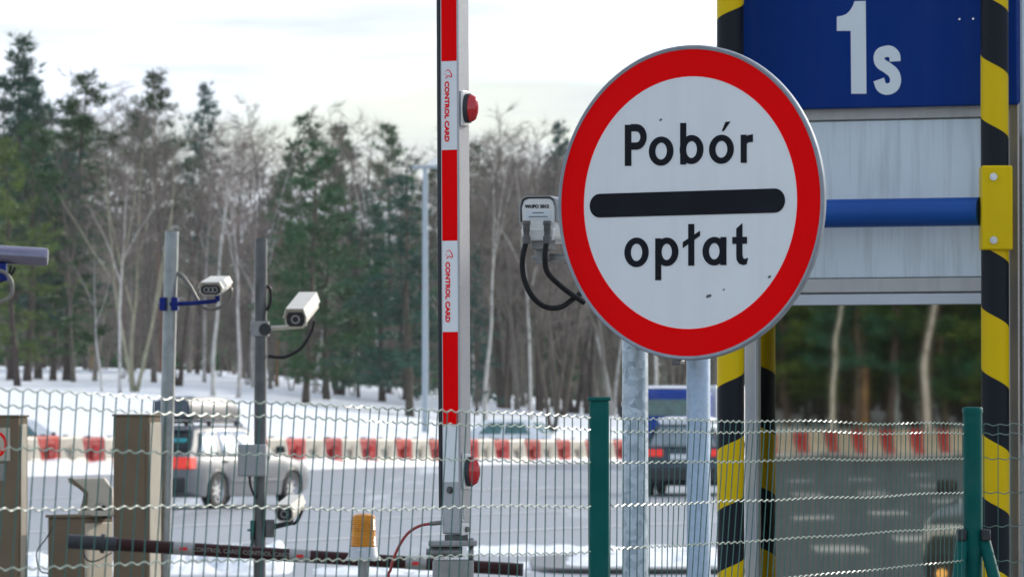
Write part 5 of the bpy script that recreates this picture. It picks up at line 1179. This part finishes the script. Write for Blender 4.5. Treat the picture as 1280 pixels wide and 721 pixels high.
# dark far edge of the wood: one mass nobody could count
mb = MB(); r_ = random.Random(5)
for i in range(520):
    px = r_.uniform(-120, 1010); D = r_.uniform(318, 372); x = gx(px, D); z0 = ground_z(x, D); h = r_.uniform(7, 11.5)
    mb.mi = 0; mb.cone3((x, D, z0 - .3), (x + r_.uniform(-.5, .5), D, z0 + h), r_.uniform(.12, .2))
    mb.mi = 1
    for k in range(46):
        v = r_.uniform(.03, 1); rr = 1.9 * (1 - v * .7); c = Vector((x + r_.gauss(0, rr * .55), D + r_.gauss(0, rr * .55), z0 + h * v)); d = Vector((r_.uniform(-1, 1), r_.uniform(-1, 1), r_.uniform(-.4, .8))).normalized(); sd = d.orthogonal().normalized()
        mb.add([c - sd * .18, c + sd * .18, c + d * r_.uniform(.7, 1.3)], [(0, 1, 2)])
dw = mb.build('distant_wood', [M_['bark_dark'], M_['needle']]); dw['kind'] = 'stuff'
# the wood behind the camera that the booth window mirrors
def mtree(key, px, D, h, label, group, sxy=1.0):
    q = mirror(Vector((gx(px, D), D, 0))); tree(key, q.x, q.y, h, label, group, None, sxy)
mtree('birch_s', 1038, 209, 15, 'pale birch trunk mirrored in the left of the booth window', None)
mtree('birch_s', 1160, 206, 16, 'thick pale trunk mirrored in the right of the booth window', None, 1.3)
mtree('pine_b', 1082, 214, 15, 'reddish brown trunk mirrored in the middle of the booth window', None)
for i in range(64):
    px = lerp(860, 1400, (i + rt.random()) / 64); D = rt.uniform(212, 262)
    mtree(rt.choice(['pine_e', 'pine_c', 'pine_y', 'pine_y', 'pine_a']), px, D, rt.uniform(11, 16), 'dark pine of the wood mirrored in the booth window', 'pines mirrored in the booth window', 1.25)
mb = MB(); r_ = random.Random(8)
for i in range(260):
    q = mirror(Vector((gx(r_.uniform(800, 1460), 285), r_.uniform(262, 310), 0))); x, y = q.x, q.y; z0 = ground_z(x, y); h = r_.uniform(9, 14)
    mb.mi = 0; mb.cone3((x, y, z0 - .3), (x, y, z0 + h), .16); mb.mi = 1
    for k in range(60):
        v = r_.uniform(.02, 1); rr = 2.1 * (1 - v * .7); c = Vector((x + r_.gauss(0, rr * .55), y + r_.gauss(0, rr * .55), z0 + h * v)); d = Vector((r_.uniform(-1, 1), r_.uniform(-1, 1), r_.uniform(-.4, .8))).normalized(); sd = d.orthogonal().normalized()
        mb.add([c - sd * .2, c + sd * .2, c + d * r_.uniform(.7, 1.4)], [(0, 1, 2)])
dw = mb.build('distant_wood', [M_['bark_dark'], M_['needle']]); dw['kind'] = 'stuff'

# ------------------------------------------------------------------ winter haze over the whole place
hm = bpy.data.materials.new('winter_haze'); hm.use_nodes = True; ht = hm.node_tree; ht.nodes.clear()
ho = ht.nodes.new('ShaderNodeOutputMaterial'); hv = ht.nodes.new('ShaderNodeVolumePrincipled')
hv.inputs['Color'].default_value = (.93, .95, 1.0, 1); hv.inputs['Density'].default_value = .00012; hv.inputs['Anisotropy'].default_value = .3
ht.links.new(hv.outputs['Volume'], ho.inputs['Volume'])
m = MB(); m.box((-40, 80, 23), (900, 1000, 50)); hz_ = m.build('haze', hm); hz_['kind'] = 'stuff'
